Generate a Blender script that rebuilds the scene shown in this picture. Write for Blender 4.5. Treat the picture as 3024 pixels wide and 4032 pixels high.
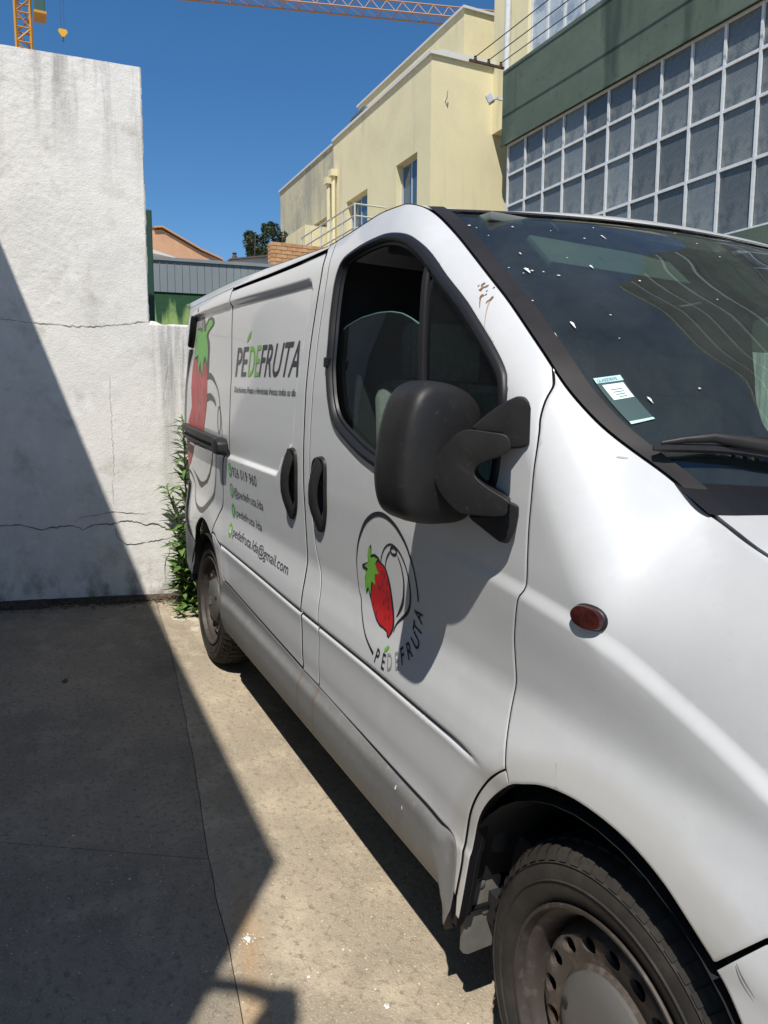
import bpy, bmesh, math, random
import numpy as np
from mathutils import Vector, Matrix, noise as mnoise
from mathutils.geometry import delaunay_2d_cdt
random.seed(7); np.random.seed(7)
for o in list(bpy.data.objects): bpy.data.objects.remove(o)
scn = bpy.context.scene
C = scn.collection
R = math.radians
# the yard slopes: G turns the yard / van frame (x forward, y left, z up) into the level world frame
G = np.array([[0.9989, -0.0150, 0.0449], [0.0137, 0.9995, 0.0296], [-0.0453, -0.0290, 0.9986]])
_u, _s, _v = np.linalg.svd(G); G = _u @ _v
G4 = Matrix([list(G[0]) + [0], list(G[1]) + [0], list(G[2]) + [0], [0, 0, 0, 1]])
def W(p): return G @ np.asarray(p, float)
# ---------------------------------------------------------------- camera
cam_loc = Vector((0.9248, -1.6671, 1.4088)); yaw, pitch, roll = .4416, .125, .0045
fwd = Vector((-math.cos(yaw)*math.cos(pitch), math.sin(yaw)*math.cos(pitch), -math.sin(pitch)))
rgt = fwd.cross(Vector((0, 0, 1))).normalized(); upv = rgt.cross(fwd)
rgt, upv = math.cos(roll)*rgt + math.sin(roll)*upv, -math.sin(roll)*rgt + math.cos(roll)*upv
cam = bpy.data.cameras.new('camera'); cam_o = bpy.data.objects.new('camera', cam); C.objects.link(cam_o)
cam_o.matrix_world = Matrix(((rgt.x, upv.x, -fwd.x, cam_loc.x), (rgt.y, upv.y, -fwd.y, cam_loc.y), (rgt.z, upv.z, -fwd.z, cam_loc.z), (0, 0, 0, 1)))
cam.sensor_fit = 'HORIZONTAL'; cam.sensor_width = 36.0; cam.lens = 36.0 * 2945.16 / 3024.0
cam.clip_start = .05; cam.clip_end = 3000
scn.camera = cam_o
scn.render.resolution_x, scn.render.resolution_y = 768, 1024
# ---------------------------------------------------------------- sky and sun
SUN = Vector(W((.44, -.39, 1.0))).normalized()
elev = math.asin(SUN.z)
wd = bpy.data.worlds.new('World'); scn.world = wd; wd.use_nodes = True
nt = wd.node_tree; nt.nodes.clear()
sky = nt.nodes.new('ShaderNodeTexSky'); sky.sky_type = 'NISHITA'; sky.sun_disc = False
sky.sun_elevation = elev; sky.sun_rotation = math.atan2(SUN.x, SUN.y)
sky.altitude = 300; sky.air_density = 1.0; sky.dust_density = .05; sky.ozone_density = 4.0
bgn = nt.nodes.new('ShaderNodeBackground'); bgn.inputs[1].default_value = .105
out = nt.nodes.new('ShaderNodeOutputWorld')
hs = nt.nodes.new('ShaderNodeHueSaturation'); hs.inputs['Saturation'].default_value = 1.24
nt.links.new(sky.outputs[0], hs.inputs['Color']); nt.links.new(hs.outputs[0], bgn.inputs[0]); nt.links.new(bgn.outputs[0], out.inputs[0])
sl = bpy.data.lights.new('sun', 'SUN'); sl.energy = 5.0; sl.angle = R(.53); sl.color = (1.0, .955, .88)
so = bpy.data.objects.new('sun', sl); C.objects.link(so); so.location = (5, -5, 12)
so.rotation_euler = (-SUN).to_track_quat('-Z', 'Y').to_euler()
vs = scn.view_settings; vs.view_transform = 'Standard'; vs.look = 'None'; vs.exposure = 0.17; vs.gamma = 1.0; vs.use_curve_mapping = False
scn.cycles.max_bounces = 8; scn.cycles.transparent_max_bounces = 12
# ---------------------------------------------------------------- van side surface (van frame: x forward, -y near side, z up)
def _pchip(xs, ys):
    xs = np.asarray(xs, float); ys = np.asarray(ys, float)
    h = np.diff(xs); d = np.diff(ys) / h
    m = np.zeros_like(xs)
    for i in range(1, len(xs) - 1):
        if d[i-1] * d[i] > 0:
            w1 = 2*h[i] + h[i-1]; w2 = h[i] + 2*h[i-1]
            m[i] = (w1 + w2) / (w1/d[i-1] + w2/d[i])
    m[0] = d[0]; m[-1] = d[-1]
    def f(x):
        x = np.asarray(x, float)
        xc = np.clip(x, xs[0], xs[-1])
        i = np.clip(np.searchsorted(xs, xc) - 1, 0, len(xs) - 2)
        t = (xc - xs[i]) / h[i]
        r = ((1+2*t)*(1-t)**2*ys[i] + t*(1-t)**2*h[i]*m[i] + t*t*(3-2*t)*ys[i+1] + t*t*(t-1)*h[i]*m[i+1])
        return r + (x - xc) * np.where(x < xs[0], m[0], m[-1])
    return f
def sstep(a, b, x):
    t = np.clip((np.asarray(x, float) - a) / (b - a), 0, 1)
    return t*t*(3-2*t)
_base = _pchip([.10, .24, .28, .34, .40, .45, .48, .50, .56, .65, .70, .745, .815, .864, .913, 1.02, 1.12, 1.244, 1.38, 1.50, 1.63, 1.747, 1.782, 1.86, 2.0],
               [-.74, -.80, -.845, -.877, -.886, -.886, -.881, -.881, -.886, -.891, -.897, -.894, -.884, -.879, -.883, -.893, -.902, -.906, -.905, -.898, -.884, -.867, -.860, -.83, -.77])
# top edge of the side: roof rail, door top along the pillar, windscreen base, bonnet gap
_TX = [-3.6, -2.4, -1.47, -1.36, -1.185, -1.074, -0.985, -0.902, -0.853, -0.797, -0.742, -0.68, -0.617, -0.557, -0.499, -0.448, -0.373, -0.31, -0.285, -0.261, -0.24, -0.214, -0.189, -0.156, -0.128, -0.096, -0.067, -0.045, -0.021, 0.063, 0.172, 0.3, 0.45]
_TZ = [1.845, 1.862, 1.857, 1.866, 1.883, 1.895, 1.895, 1.877, 1.858, 1.829, 1.795, 1.757, 1.717, 1.68, 1.644, 1.611, 1.557, 1.509, 1.489, 1.467, 1.445, 1.42, 1.398, 1.368, 1.346, 1.319, 1.293, 1.27, 1.243, 1.228, 1.21, 1.17, 1.1]
_TY = [-0.85, -0.85, -0.825, -0.82, -0.817, -0.809, -0.803, -0.796, -0.795, -0.795, -0.796, -0.803, -0.811, -0.821, -0.83, -0.835, -0.843, -0.849, -0.85, -0.85, -0.847, -0.841, -0.833, -0.82, -0.804, -0.777, -0.742, -0.709, -0.702, -0.746, -0.8, -0.815, -0.8]
_z0, _y0 = _pchip(_TX, _TZ), _pchip(_TX, _TY)
_sx = np.linspace(-3.7, .55, 851)
def _smooth(f, k):
    v = f(_sx); n = 3*k; w = np.exp(-.5*(np.arange(-n, n+1)/k)**2); w /= w.sum()
    return np.convolve(np.r_[np.full(n, v[0]), v, np.full(n, v[-1])], w, 'valid')
_zs, _ys = _smooth(_z0, 3), _smooth(_y0, 6)
def topz(x): return np.interp(x, _sx, _zs)
def topy(x): return np.interp(x, _sx, _ys)
_creasez = _pchip([-1.2, -.6, -.3, -.12, .0, .15, .27, .5], [1.085, 1.075, 1.06, 1.04, 1.015, .965, .915, .80])
_creasea = _pchip([-1.2, -.75, -.4, -.2, .0, .5], [0, .0, .005, .008, .0095, .0105])
FA = (0.02, .335); RA = (-2.84, .335)
def S_low(x, z):
    x = np.asarray(x, float); z = np.asarray(z, float)
    nosill = sstep(-.47, -.41, x) + sstep(-2.45, -2.52, x)
    zc = z + (np.maximum(z, .46) - z)*np.clip(nosill, 0, 1)
    y = _base(zc)
    # front taper in plan, stronger high up
    tf = np.clip((x + .25) / .55, 0, 2)
    y = y + tf**2 * (.012 + .055 * sstep(.75, 1.25, z))
    # rear corner
    tr = np.clip((-3.22 - x) / .36, 0, 1.0)
    y = y + .03*np.clip((-2.6-x)/.8, 0, 1.2)**2 - .034*sstep(-1.5, -2.4, x)*sstep(1.42, 1.80, z) + .30 * tr**4
    # character crease running down over the wing
    d = z - _creasez(x); a = _creasea(x)
    y = y - a*sstep(.026, -.008, d)*np.exp(-(np.minimum(d, 0)/.10)**2)
    # flared arches
    for (ax, az), amp in ((FA, .009), (RA, .007)):
        r = np.hypot(x-ax, (z-az)*1.02)
        y = y - amp * sstep(.60, .44, r) * (1 - sstep(.45, .30, z)*(1-np.clip(nosill, 0, 1)))
    return y
def S(x, z):
    x = np.asarray(x, float); z = np.asarray(z, float)
    zt = topz(x); yt = topy(x)
    w = .14 + .12 * sstep(-.3, -.05, x)
    g = np.clip(1 - (zt - z) / w, 0, 1.6)
    return S_low(x, z) + (yt - S_low(x, zt)) * g**2.4
# ---------------------------------------------------------------- helpers
def tag(o, label=None, cat=None, group=None, kind=None):
    if label: o['label'] = label
    if cat: o['category'] = cat
    if group: o['group'] = group
    if kind: o['kind'] = kind
    return o
def empty(name, loc=(0, 0, 0), parent=None, mw=None):
    o = bpy.data.objects.new(name, None); C.objects.link(o); o.empty_display_size = .1
    if mw is not None: o.matrix_world = mw
    else: o.location = loc
    if parent: o.parent = parent
    return o
def setp(o, parent):
    if parent is None: return
    o.parent = parent
    if parent.type == 'EMPTY' and parent.parent is None: o.matrix_parent_inverse = Matrix.Translation(-parent.location)
def mesh(name, V, F, mat=None, parent=None, smooth=False, normals=None, sharp=None):
    me = bpy.data.meshes.new(name)
    me.from_pydata([tuple(map(float, v)) for v in V], [], [tuple(map(int, f)) for f in F])
    if mat is not None:
        for m in (mat if isinstance(mat, (list, tuple)) else [mat]): me.materials.append(m)
    if smooth: me.polygons.foreach_set('use_smooth', [True]*len(me.polygons))
    if sharp is not None: me.set_sharp_from_angle(angle=R(sharp))
    me.validate(); me.update()
    if normals is not None and len(normals) == len(me.vertices):
        me.normals_split_custom_set_from_vertices([tuple(map(float, n)) for n in normals])
    o = bpy.data.objects.new(name, me); C.objects.link(o)
    setp(o, parent)
    return o
def fix_normals(o):
    bm = bmesh.new(); bm.from_mesh(o.data); bmesh.ops.recalc_face_normals(bm, faces=bm.faces[:]); bm.to_mesh(o.data); bm.free(); return o
def mirrored(o, parent=None):
    me = o.data.copy()
    n = len(me.vertices); co = np.empty(n*3); me.vertices.foreach_get('co', co); co = co.reshape(-1, 3)
    F = [tuple(reversed(p.vertices[:])) for p in me.polygons]
    nm = None
    if me.has_custom_normals:
        nm = np.zeros((n, 3)); cn = np.empty(len(me.loops)*3); me.corner_normals.foreach_get('vector', cn); cn = cn.reshape(-1, 3)
        vi = np.empty(len(me.loops), int); me.loops.foreach_get('vertex_index', vi); nm[vi] = cn; nm[:, 1] *= -1
    co[:, 1] *= -1
    sm = me.polygons[0].use_smooth if len(me.polygons) else False
    r = mesh(o.name.split('.')[0], co, F, list(me.materials), parent or o.parent, smooth=sm, normals=nm)
    mi = [p.material_index for p in me.polygons]; r.data.polygons.foreach_set('material_index', mi)
    if nm is None and sm: r.data.set_sharp_from_angle(angle=R(35))
    return r
def box(name, lo, hi, mat, parent=None, bevel=0.0, mw=None):
    bm = bmesh.new(); bmesh.ops.create_cube(bm, size=1)
    lo = np.array(lo, float); hi = np.array(hi, float)
    for v in bm.verts: v.co = Vector((lo + hi)/2 + np.array(v.co)*(hi - lo))
    if bevel: bmesh.ops.bevel(bm, geom=bm.edges[:], offset=bevel, segments=2, affect='EDGES', profile=.6)
    if mw is not None: bm.transform(mw)
    me = bpy.data.meshes.new(name); bm.to_mesh(me); bm.free()
    if mat: me.materials.append(mat)
    o = bpy.data.objects.new(name, me); C.objects.link(o)
    setp(o, parent)
    return o
def tube(name, pts, r, mat, parent=None, n=8, closed=False, cap=True):
    pts = [Vector(p) for p in pts]; V = []; F = []
    rr = r if isinstance(r, (list, tuple)) else [r]*len(pts)
    N = len(pts); prev = None
    for i, p in enumerate(pts):
        a = pts[i-1] if (i or closed) else p; b = pts[(i+1) % N] if (i < N-1 or closed) else p
        t = (b - a).normalized()
        if prev is None: prev = t.orthogonal().normalized()
        prev = (prev - t*prev.dot(t)).normalized(); q = t.cross(prev)
        for k in range(n):
            a_ = 2*math.pi*k/n; V.append(p + (prev*math.cos(a_) + q*math.sin(a_))*rr[i])
    for i in range(N if closed else N-1):
        j = (i+1) % N
        for k in range(n): F.append((i*n+k, i*n+(k+1) % n, j*n+(k+1) % n, j*n+k))
    if cap and not closed: F.append(tuple(reversed(range(n)))); F.append(tuple((N-1)*n+k for k in range(n)))
    return mesh(name, V, F, mat, parent, smooth=True, sharp=50)
def catmull(P, n=6, closed=False):
    P = np.asarray(P, float); N = len(P); outp = []
    for i in range(N if closed else N-1):
        if closed: p0, p1, p2, p3 = P[i-1], P[i], P[(i+1) % N], P[(i+2) % N]
        else: p0, p1, p2, p3 = P[max(i-1, 0)], P[i], P[i+1], P[min(i+2, N-1)]
        for k in range(n):
            t = k/n; outp.append(.5*((2*p1) + (p2-p0)*t + (2*p0-5*p1+4*p2-p3)*t*t + (3*p1-p0-3*p2+p3)*t**3))
    if not closed: outp.append(P[-1])
    return np.array(outp)
def resamp(P, h, closed=False):
    P = np.asarray(P, float)
    if closed: P = np.vstack([P, P[:1]])
    d = np.hypot(*np.diff(P, axis=0).T); s = np.r_[0, np.cumsum(d)]
    n = max(int(round(s[-1]/h)), 2); t = np.linspace(0, s[-1], n+1)
    r = np.c_[np.interp(t, s, P[:, 0]), np.interp(t, s, P[:, 1])]
    return r[:-1] if closed else r
def seg_resamp(P, h):
    """resample a closed polygon keeping its corners"""
    outp = []
    for a, b in zip(P, np.roll(P, -1, axis=0)):
        n = max(int(math.ceil(np.hypot(*(b-a))/h)), 1)
        for k in range(n): outp.append(a + (b-a)*k/n)
    return np.array(outp)
def area2(P): return np.sum(P[:, 0]*np.roll(P[:, 1], -1) - np.roll(P[:, 0], -1)*P[:, 1])
def inset(P, d):
    """move a closed loop inwards by d"""
    P = np.asarray(P, float); s = 1 if area2(P) > 0 else -1
    a = P - np.roll(P, 1, axis=0); b = np.roll(P, -1, axis=0) - P
    a /= np.maximum(np.hypot(*a.T), 1e-9)[:, None]; b /= np.maximum(np.hypot(*b.T), 1e-9)[:, None]
    na = np.c_[-a[:, 1], a[:, 0]]*s; nb = np.c_[-b[:, 1], b[:, 0]]*s
    m = na + nb; m /= np.maximum(np.hypot(*m.T), 1e-6)[:, None]
    c = np.clip(np.sum(m*na, axis=1), .5, 1)
    return P + m*(d/c)[:, None]
def inside(Q, P):
    x, y = Q[:, 0], Q[:, 1]; r = np.zeros(len(Q), bool); j = len(P)-1
    for i in range(len(P)):
        xi, yi = P[i]; xj, yj = P[j]
        if yi != yj:
            r ^= ((yi > y) != (yj > y)) & (x < (xj-xi)*(y-yi)/(yj-yi) + xi)
        j = i
    return r
def dist_to(Q, P):
    A = P; B = np.roll(P, -1, axis=0); d = np.full(len(Q), 1e9)
    for a, b in zip(A, B):
        ab = b-a; t = np.clip(((Q-a)@ab)/max(ab@ab, 1e-12), 0, 1); d = np.minimum(d, np.hypot(*(Q-(a+t[:, None]*ab)).T))
    return d
def cdt(loops, holes, extra, mind):
    """triangulate loops minus holes with interior points"""
    pts = []; edges = []
    for L in list(loops) + list(holes):
        n0 = len(pts); pts += [tuple(q) for q in L]; edges += [(n0+i, n0+(i+1) % len(L)) for i in range(len(L))]
    if len(extra):
        E = np.asarray(extra); ok = np.zeros(len(E), bool)
        for L in loops: ok |= inside(E, L)
        for L in holes: ok &= ~inside(E, L)
        for L in list(loops) + list(holes): ok &= dist_to(E, L) > mind
        pts += [tuple(q) for q in E[ok]]
    v, e, f, *_ = delaunay_2d_cdt([Vector(q) for q in pts], edges, [], 0, 1e-6)
    V = np.array([(q.x, q.y) for q in v]); F = np.array([t for t in f if len(t) == 3])
    cen = V[F].mean(axis=1); ok = np.zeros(len(F), bool)
    for L in loops: ok |= inside(cen, L)
    for L in holes: ok &= ~inside(cen, L)
    F = F[ok]
    a, b, c = V[F[:, 0]], V[F[:, 1]], V[F[:, 2]]
    ar = (b[:, 0]-a[:, 0])*(c[:, 1]-a[:, 1]) - (b[:, 1]-a[:, 1])*(c[:, 0]-a[:, 0])
    F = F[np.abs(ar) > 1e-10]; ar = ar[np.abs(ar) > 1e-10]
    F[ar < 0] = F[ar < 0][:, ::-1]
    return V, F
def grid_pts(lo, hi, h):
    xs = np.arange(lo[0], hi[0], h); zs = np.arange(lo[1], hi[1], h*.9)
    X, Z_ = np.meshgrid(xs, zs); X = X + (np.arange(len(zs)) % 2)[:, None]*h*.5
    return np.c_[X.ravel(), Z_.ravel()]
def snormal(f, x, z, h=.0015):
    gx = (f(x+h, z) - f(x-h, z))/(2*h); gz = (f(x, z+h) - f(x, z-h))/(2*h)
    n = np.c_[gx, -np.ones_like(gx), gz]; return n/np.linalg.norm(n, axis=1)[:, None]
def panel(name, loop, f, mat, parent, holes=(), h=.03, lines=(), off=0.0, flange=.022, round_=.0014, gap=.0028, bh=.014, fmat=None):
    """sheet-metal panel on the surface y=f(x,z), with rounded, folded edges. Looks out along -y."""
    L = inset(np.asarray(loop, float), gap) if gap else np.asarray(loop, float)
    L = seg_resamp(L, bh); H = [seg_resamp(np.asarray(q, float), bh) for q in holes]
    ex = [grid_pts(L.min(0), L.max(0), h)]
    for ln in lines: ex.append(np.asarray(ln, float))
    if round_:
        ex.append(inset(L, .006))
        for q in H: ex.append(inset(q, -.006))
    V, F = cdt([L], H, np.vstack(ex), .0045)
    x, z = V[:, 0], V[:, 1]
    y = f(x, z) + off
    nrm = snormal(f, x, z)
    nb = {}
    bidx = []
    for k, lp in enumerate([L] + H):
        kd = [int(np.argmin(np.abs(V[:, 0]-q[0]) + np.abs(V[:, 1]-q[1]))) for q in lp]
        bidx.append(kd)
        if round_:
            ins = inset(lp, .006) if k == 0 else inset(lp, -.006)
            for i, vi in enumerate(kd):
                dirv = lp[i] - ins[i]; dirv = dirv/max(np.hypot(*dirv), 1e-9)
                y[vi] += round_
                n2 = nrm[vi] + np.array([dirv[0], 0, dirv[1]])*.45; nrm[vi] = n2/np.linalg.norm(n2)
    P = np.c_[x, y, z]
    FF = [tuple(t) for t in F]     # counter-clockwise in (x,z) faces -y
    V3 = list(P); N3 = list(nrm); nface = len(FF)
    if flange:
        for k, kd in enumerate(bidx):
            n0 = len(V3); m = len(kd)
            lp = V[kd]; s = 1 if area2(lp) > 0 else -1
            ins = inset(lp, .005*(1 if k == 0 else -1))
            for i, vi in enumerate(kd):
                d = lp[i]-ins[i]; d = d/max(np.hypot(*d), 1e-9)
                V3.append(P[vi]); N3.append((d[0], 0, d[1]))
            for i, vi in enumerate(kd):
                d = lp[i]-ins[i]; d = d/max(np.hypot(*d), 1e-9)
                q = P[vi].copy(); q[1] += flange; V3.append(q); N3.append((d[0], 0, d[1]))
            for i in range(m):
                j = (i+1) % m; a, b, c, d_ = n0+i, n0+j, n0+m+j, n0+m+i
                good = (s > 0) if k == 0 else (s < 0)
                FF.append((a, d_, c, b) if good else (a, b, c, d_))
    o = mesh(name, V3, FF, [mat, fmat or MT['rubber_and_gap_shade']], parent, smooth=True, normals=N3)  # folded edges are coloured black to stand for the shade in the gaps
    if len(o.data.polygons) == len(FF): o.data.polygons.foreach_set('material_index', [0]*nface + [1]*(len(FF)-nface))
    return o
def strip_loop(name, loop, f, prof, mat, parent, closed=True):
    """moulding that follows a loop: prof = [(inset, proud)]"""
    V = []; F = []; n = len(loop)
    for d, hgt in prof:
        q = inset(loop, d) if closed else loop
        V += list(np.c_[q[:, 0], f(q[:, 0], q[:, 1]) - hgt, q[:, 1]])
    s = area2(np.asarray(loop)) > 0
    for r in range(len(prof)-1):
        for i in range(n):
            j = (i+1) % n; a = (r*n+i, r*n+j, (r+1)*n+j, (r+1)*n+i)
            F.append(a if s else a[::-1])
    return mesh(name, V, F, mat, parent, smooth=True, sharp=40)
def lathe(name, prof, mat, parent, n=64, axis='y', smooth=True, sharp=35):
    """prof = [(radius, along axis)]"""
    V = []; F = []
    for r, a in prof:
        for k in range(n):
            t = 2*math.pi*k/n; V.append((r*math.cos(t), a, r*math.sin(t)))
    for i in range(len(prof)-1):
        for k in range(n): F.append((i*n+k, (i+1)*n+k, (i+1)*n+(k+1) % n, i*n+(k+1) % n))
    o = mesh(name, V, F, mat, parent, smooth=smooth, sharp=sharp); return o
def text_mesh(txt, shear=0.0, bold=0.0):
    cu = bpy.data.curves.new('t', 'FONT'); cu.body = txt; cu.size = 1; cu.resolution_u = 3; cu.offset = bold
    o = bpy.data.objects.new('t', cu); C.objects.link(o)
    dg = bpy.context.evaluated_depsgraph_get(); me = bpy.data.meshes.new_from_object(o.evaluated_get(dg))
    n = len(me.vertices); co = np.empty(n*3); me.vertices.foreach_get('co', co); co = co.reshape(-1, 3)[:, :2].copy()
    co[:, 0] += co[:, 1]*shear
    F = [tuple(p.vertices[:]) for p in me.polygons]
    bpy.data.objects.remove(o); bpy.data.curves.remove(cu); bpy.data.meshes.remove(me)
    return co, F
# ---------------------------------------------------------------- materials
MT = {}
def mat(name, col=(.5, .5, .5), rough=.5, metal=0.0, coat=0.0, coat_rough=.05, spec=.5, noise=None, bump=None, trans=0.0, ior=1.45, alpha=1.0):
    m = bpy.data.materials.new(name); m.use_nodes = True; t = m.node_tree; b = t.nodes['Principled BSDF']
    b.inputs['Base Color'].default_value = (*col, 1); b.inputs['Roughness'].default_value = rough; b.inputs['Metallic'].default_value = metal
    b.inputs['Coat Weight'].default_value = coat; b.inputs['Coat Roughness'].default_value = coat_rough
    b.inputs['Specular IOR Level'].default_value = spec; b.inputs['IOR'].default_value = ior
    b.inputs['Transmission Weight'].default_value = trans; b.inputs['Alpha'].default_value = alpha
    tc = t.nodes.new('ShaderNodeTexCoord')
    if noise:   # [(scale, colour, lo, hi, detail)] mixes
        last = None
        for k, (sc, c2, lo, hi, det) in enumerate(noise):
            nz = t.nodes.new('ShaderNodeTexNoise'); nz.inputs['Scale'].default_value = sc; nz.inputs['Detail'].default_value = det; nz.inputs['Roughness'].default_value = .62
            t.links.new(tc.outputs['Object'], nz.inputs['Vector'])
            mr = t.nodes.new('ShaderNodeMapRange'); mr.inputs[1].default_value = lo; mr.inputs[2].default_value = hi
            t.links.new(nz.outputs[0], mr.inputs[0])
            mx = t.nodes.new('ShaderNodeMix'); mx.data_type = 'RGBA'
            if last is None: mx.inputs[6].default_value = (*col, 1)
            else: t.links.new(last, mx.inputs[6])
            mx.inputs[7].default_value = (*c2, 1); t.links.new(mr.outputs[0], mx.inputs[0]); last = mx.outputs[2]
        t.links.new(last, b.inputs['Base Color'])
    if bump:    # [(scale, strength, distance)]
        prev = None
        for sc, st, di in bump:
            nz = t.nodes.new('ShaderNodeTexNoise'); nz.inputs['Scale'].default_value = sc; nz.inputs['Detail'].default_value = 4
            t.links.new(tc.outputs['Object'], nz.inputs['Vector'])
            bp = t.nodes.new('ShaderNodeBump'); bp.inputs['Strength'].default_value = st; bp.inputs['Distance'].default_value = di
            t.links.new(nz.outputs[0], bp.inputs['Height'])
            if prev: t.links.new(prev, bp.inputs['Normal'])
            prev = bp.outputs[0]
        t.links.new(prev, b.inputs['Normal'])
    MT[name] = m; return m
def nodes_of(m): return m.node_tree, m.node_tree.nodes['Principled BSDF']
# ---------------------------------------------------------------- numpy noise
def _hash(ix, iy, sd):
    n = (ix*374761393 + iy*668265263 + sd*974634541) & 0xffffffff
    n = ((n ^ (n >> 13))*1274126177) & 0xffffffff
    return ((n ^ (n >> 16)) & 0xffff)/65535.0
def vnoise(x, y, sd=0):
    ix = np.floor(x).astype(np.int64); iy = np.floor(y).astype(np.int64); fx = x-ix; fy = y-iy
    fx = fx*fx*(3-2*fx); fy = fy*fy*(3-2*fy)
    a = _hash(ix, iy, sd); b = _hash(ix+1, iy, sd); c = _hash(ix, iy+1, sd); d = _hash(ix+1, iy+1, sd)
    return (a*(1-fx)+b*fx)*(1-fy) + (c*(1-fx)+d*fx)*fy
def fbm(x, y, oct=4, sd=0):
    r = 0; a = .5
    for k in range(oct): r = r + a*vnoise(x*2**k, y*2**k, sd+k); a *= .5
    return r
# ---------------------------------------------------------------- ground: one sheet, sloping yard, level far off
def build_ground():
    m = mat('concrete_ground', (.39, .325, .238), rough=.85, spec=.3,
            noise=[(1.1, (.26, .222, .165), .38, .62, 7), (6.0, (.46, .385, .28), .48, .70, 7), (45, (.22, .183, .135), .52, .68, 5), (150, (.50, .43, .33), .56, .70, 3), (320, (.17, .145, .11), .60, .72, 2)],
            bump=[(160, .7, .004), (60, .4, .005)])
    t, b = nodes_of(m)
    # pale aggregate grains and a rusty streak at the joint
    tc = t.nodes.new('ShaderNodeTexCoord'); vo = t.nodes.new('ShaderNodeTexVoronoi'); vo.inputs['Scale'].default_value = 55
    t.links.new(tc.outputs['Object'], vo.inputs['Vector'])
    mr = t.nodes.new('ShaderNodeMapRange'); mr.inputs[1].default_value = .16; mr.inputs[2].default_value = .10; t.links.new(vo.outputs['Distance'], mr.inputs[0])
    wn = t.nodes.new('ShaderNodeMath'); wn.operation = 'GREATER_THAN'; wn.inputs[1].default_value = .80
    sp = t.nodes.new('ShaderNodeSeparateColor'); t.links.new(vo.outputs['Color'], sp.inputs[0]); t.links.new(sp.outputs[0], wn.inputs[0])
    mu = t.nodes.new('ShaderNodeMath'); mu.operation = 'MULTIPLY'; t.links.new(mr.outputs[0], mu.inputs[0]); t.links.new(wn.outputs[0], mu.inputs[1])
    mx = t.nodes.new('ShaderNodeMix'); mx.data_type = 'RGBA'; mx.inputs[7].default_value = (.66, .60, .50, 1)
    src = b.inputs['Base Color'].links[0].from_socket
    t.links.new(src, mx.inputs[6]); t.links.new(mu.outputs[0], mx.inputs[0])
    # rust: distance from a line in object space
    sx = t.nodes.new('ShaderNodeSeparateXYZ'); t.links.new(tc.outputs['Object'], sx.inputs[0])
    def mth(op, a, c):
        n = t.nodes.new('ShaderNodeMath'); n.operation = op
        for i, v in enumerate((a, c)):
            if isinstance(v, (int, float)): n.inputs[i].default_value = v
            else: t.links.new(v, n.inputs[i])
        return n.outputs[0]
    nz = t.nodes.new('ShaderNodeTexNoise'); nz.inputs['Scale'].default_value = 9; nz.inputs['Detail'].default_value = 5; t.links.new(tc.outputs['Object'], nz.inputs['Vector'])
    dy = mth('ABSOLUTE', mth('ADD', mth('ADD', sx.outputs[1], 1.225), mth('MULTIPLY', mth('ADD', sx.outputs[0], .80), .22)), 0)
    fy = t.nodes.new('ShaderNodeMapRange'); fy.inputs[1].default_value = .055; fy.inputs[2].default_value = 0; t.links.new(mth('ADD', dy, mth('MULTIPLY', mth('SUBTRACT', nz.outputs[0], .5), .08)), fy.inputs[0])
    fx = t.nodes.new('ShaderNodeMapRange'); fx.inputs[1].default_value = .42; fx.inputs[2].default_value = .22; t.links.new(mth('ABSOLUTE', mth('ADD', sx.outputs[0], .72), 0), fx.inputs[0])
    mx2 = t.nodes.new('ShaderNodeMix'); mx2.data_type = 'RGBA'; mx2.inputs[7].default_value = (.42, .25, .11, 1)
    t.links.new(mx.outputs[2], mx2.inputs[6]); t.links.new(mth('MULTIPLY', mth('MULTIPLY', fy.outputs[0], fx.outputs[0]), .45), mx2.inputs[0])
    t.links.new(mx2.outputs[2], b.inputs['Base Color'])
    jm = mat('joint_dirt', (.27, .22, .16), rough=.95, noise=[(40, (.33, .27, .19), .45, .65, 4)])
    # far sheet (under the slabs), curving from the yard slope to level ground
    V = []; F = []
    rad = [0, 3, 6, 9, 12, 18, 30, 60, 120, 300, 800, 2000]; n = 48
    for i, r in enumerate(rad):
        for k in range(n):
            a = 2*math.pi*k/n; x = r*math.cos(a); y = r*math.sin(a)
            q = G @ np.array([x, y, -.012]); f = float(sstep(14, 40, r))
            V.append((q[0], q[1], q[2]*(1-f) + f*(-.6)))
    for i in range(len(rad)-1):
        for k in range(n): F.append((i*n+k, (i+1)*n+k, (i+1)*n+(k+1) % n, i*n+(k+1) % n))
    md = m.copy(); md.name = 'concrete_darker'; tt = md.node_tree; bb = tt.nodes['Principled BSDF']; gm_ = tt.nodes.new('ShaderNodeMix'); gm_.data_type = 'RGBA'; gm_.blend_type = 'MULTIPLY'; gm_.inputs[0].default_value = 1; gm_.inputs[7].default_value = (.72, .73, .76, 1); tt.links.new(bb.inputs['Base Color'].links[0].from_socket, gm_.inputs[6]); tt.links.new(gm_.outputs[2], bb.inputs['Base Color'])  # darker-toned copy of the concrete for the two left slabs
    g = mesh('ground', V, F, jm, None, smooth=True); tag(g, kind='structure', label='concrete yard floor sloping towards the white wall')
    # slabs cast against each other, 7 mm joints
    JX = np.array([[-4.6, -.86], [-3.057, -.998], [-2.499, -1.06], [-2.043, -1.114], [-1.754, -1.152], [-1.407, -1.198], [-1.106, -1.237], [-.897, -1.256], [-.671, -1.283], [.6, -1.44], [6, -2.1]])
    J = catmull(JX, 5); J[:, 1] += (fbm(J[:, 0]*9, J[:, 0]*0, 3, 4)-.5)*.012
    q0 = np.array([-1.19, -1.24]); qd = np.array([-1.496+1.19, -1.788+1.24]); qd /= np.linalg.norm(qd)
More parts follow.
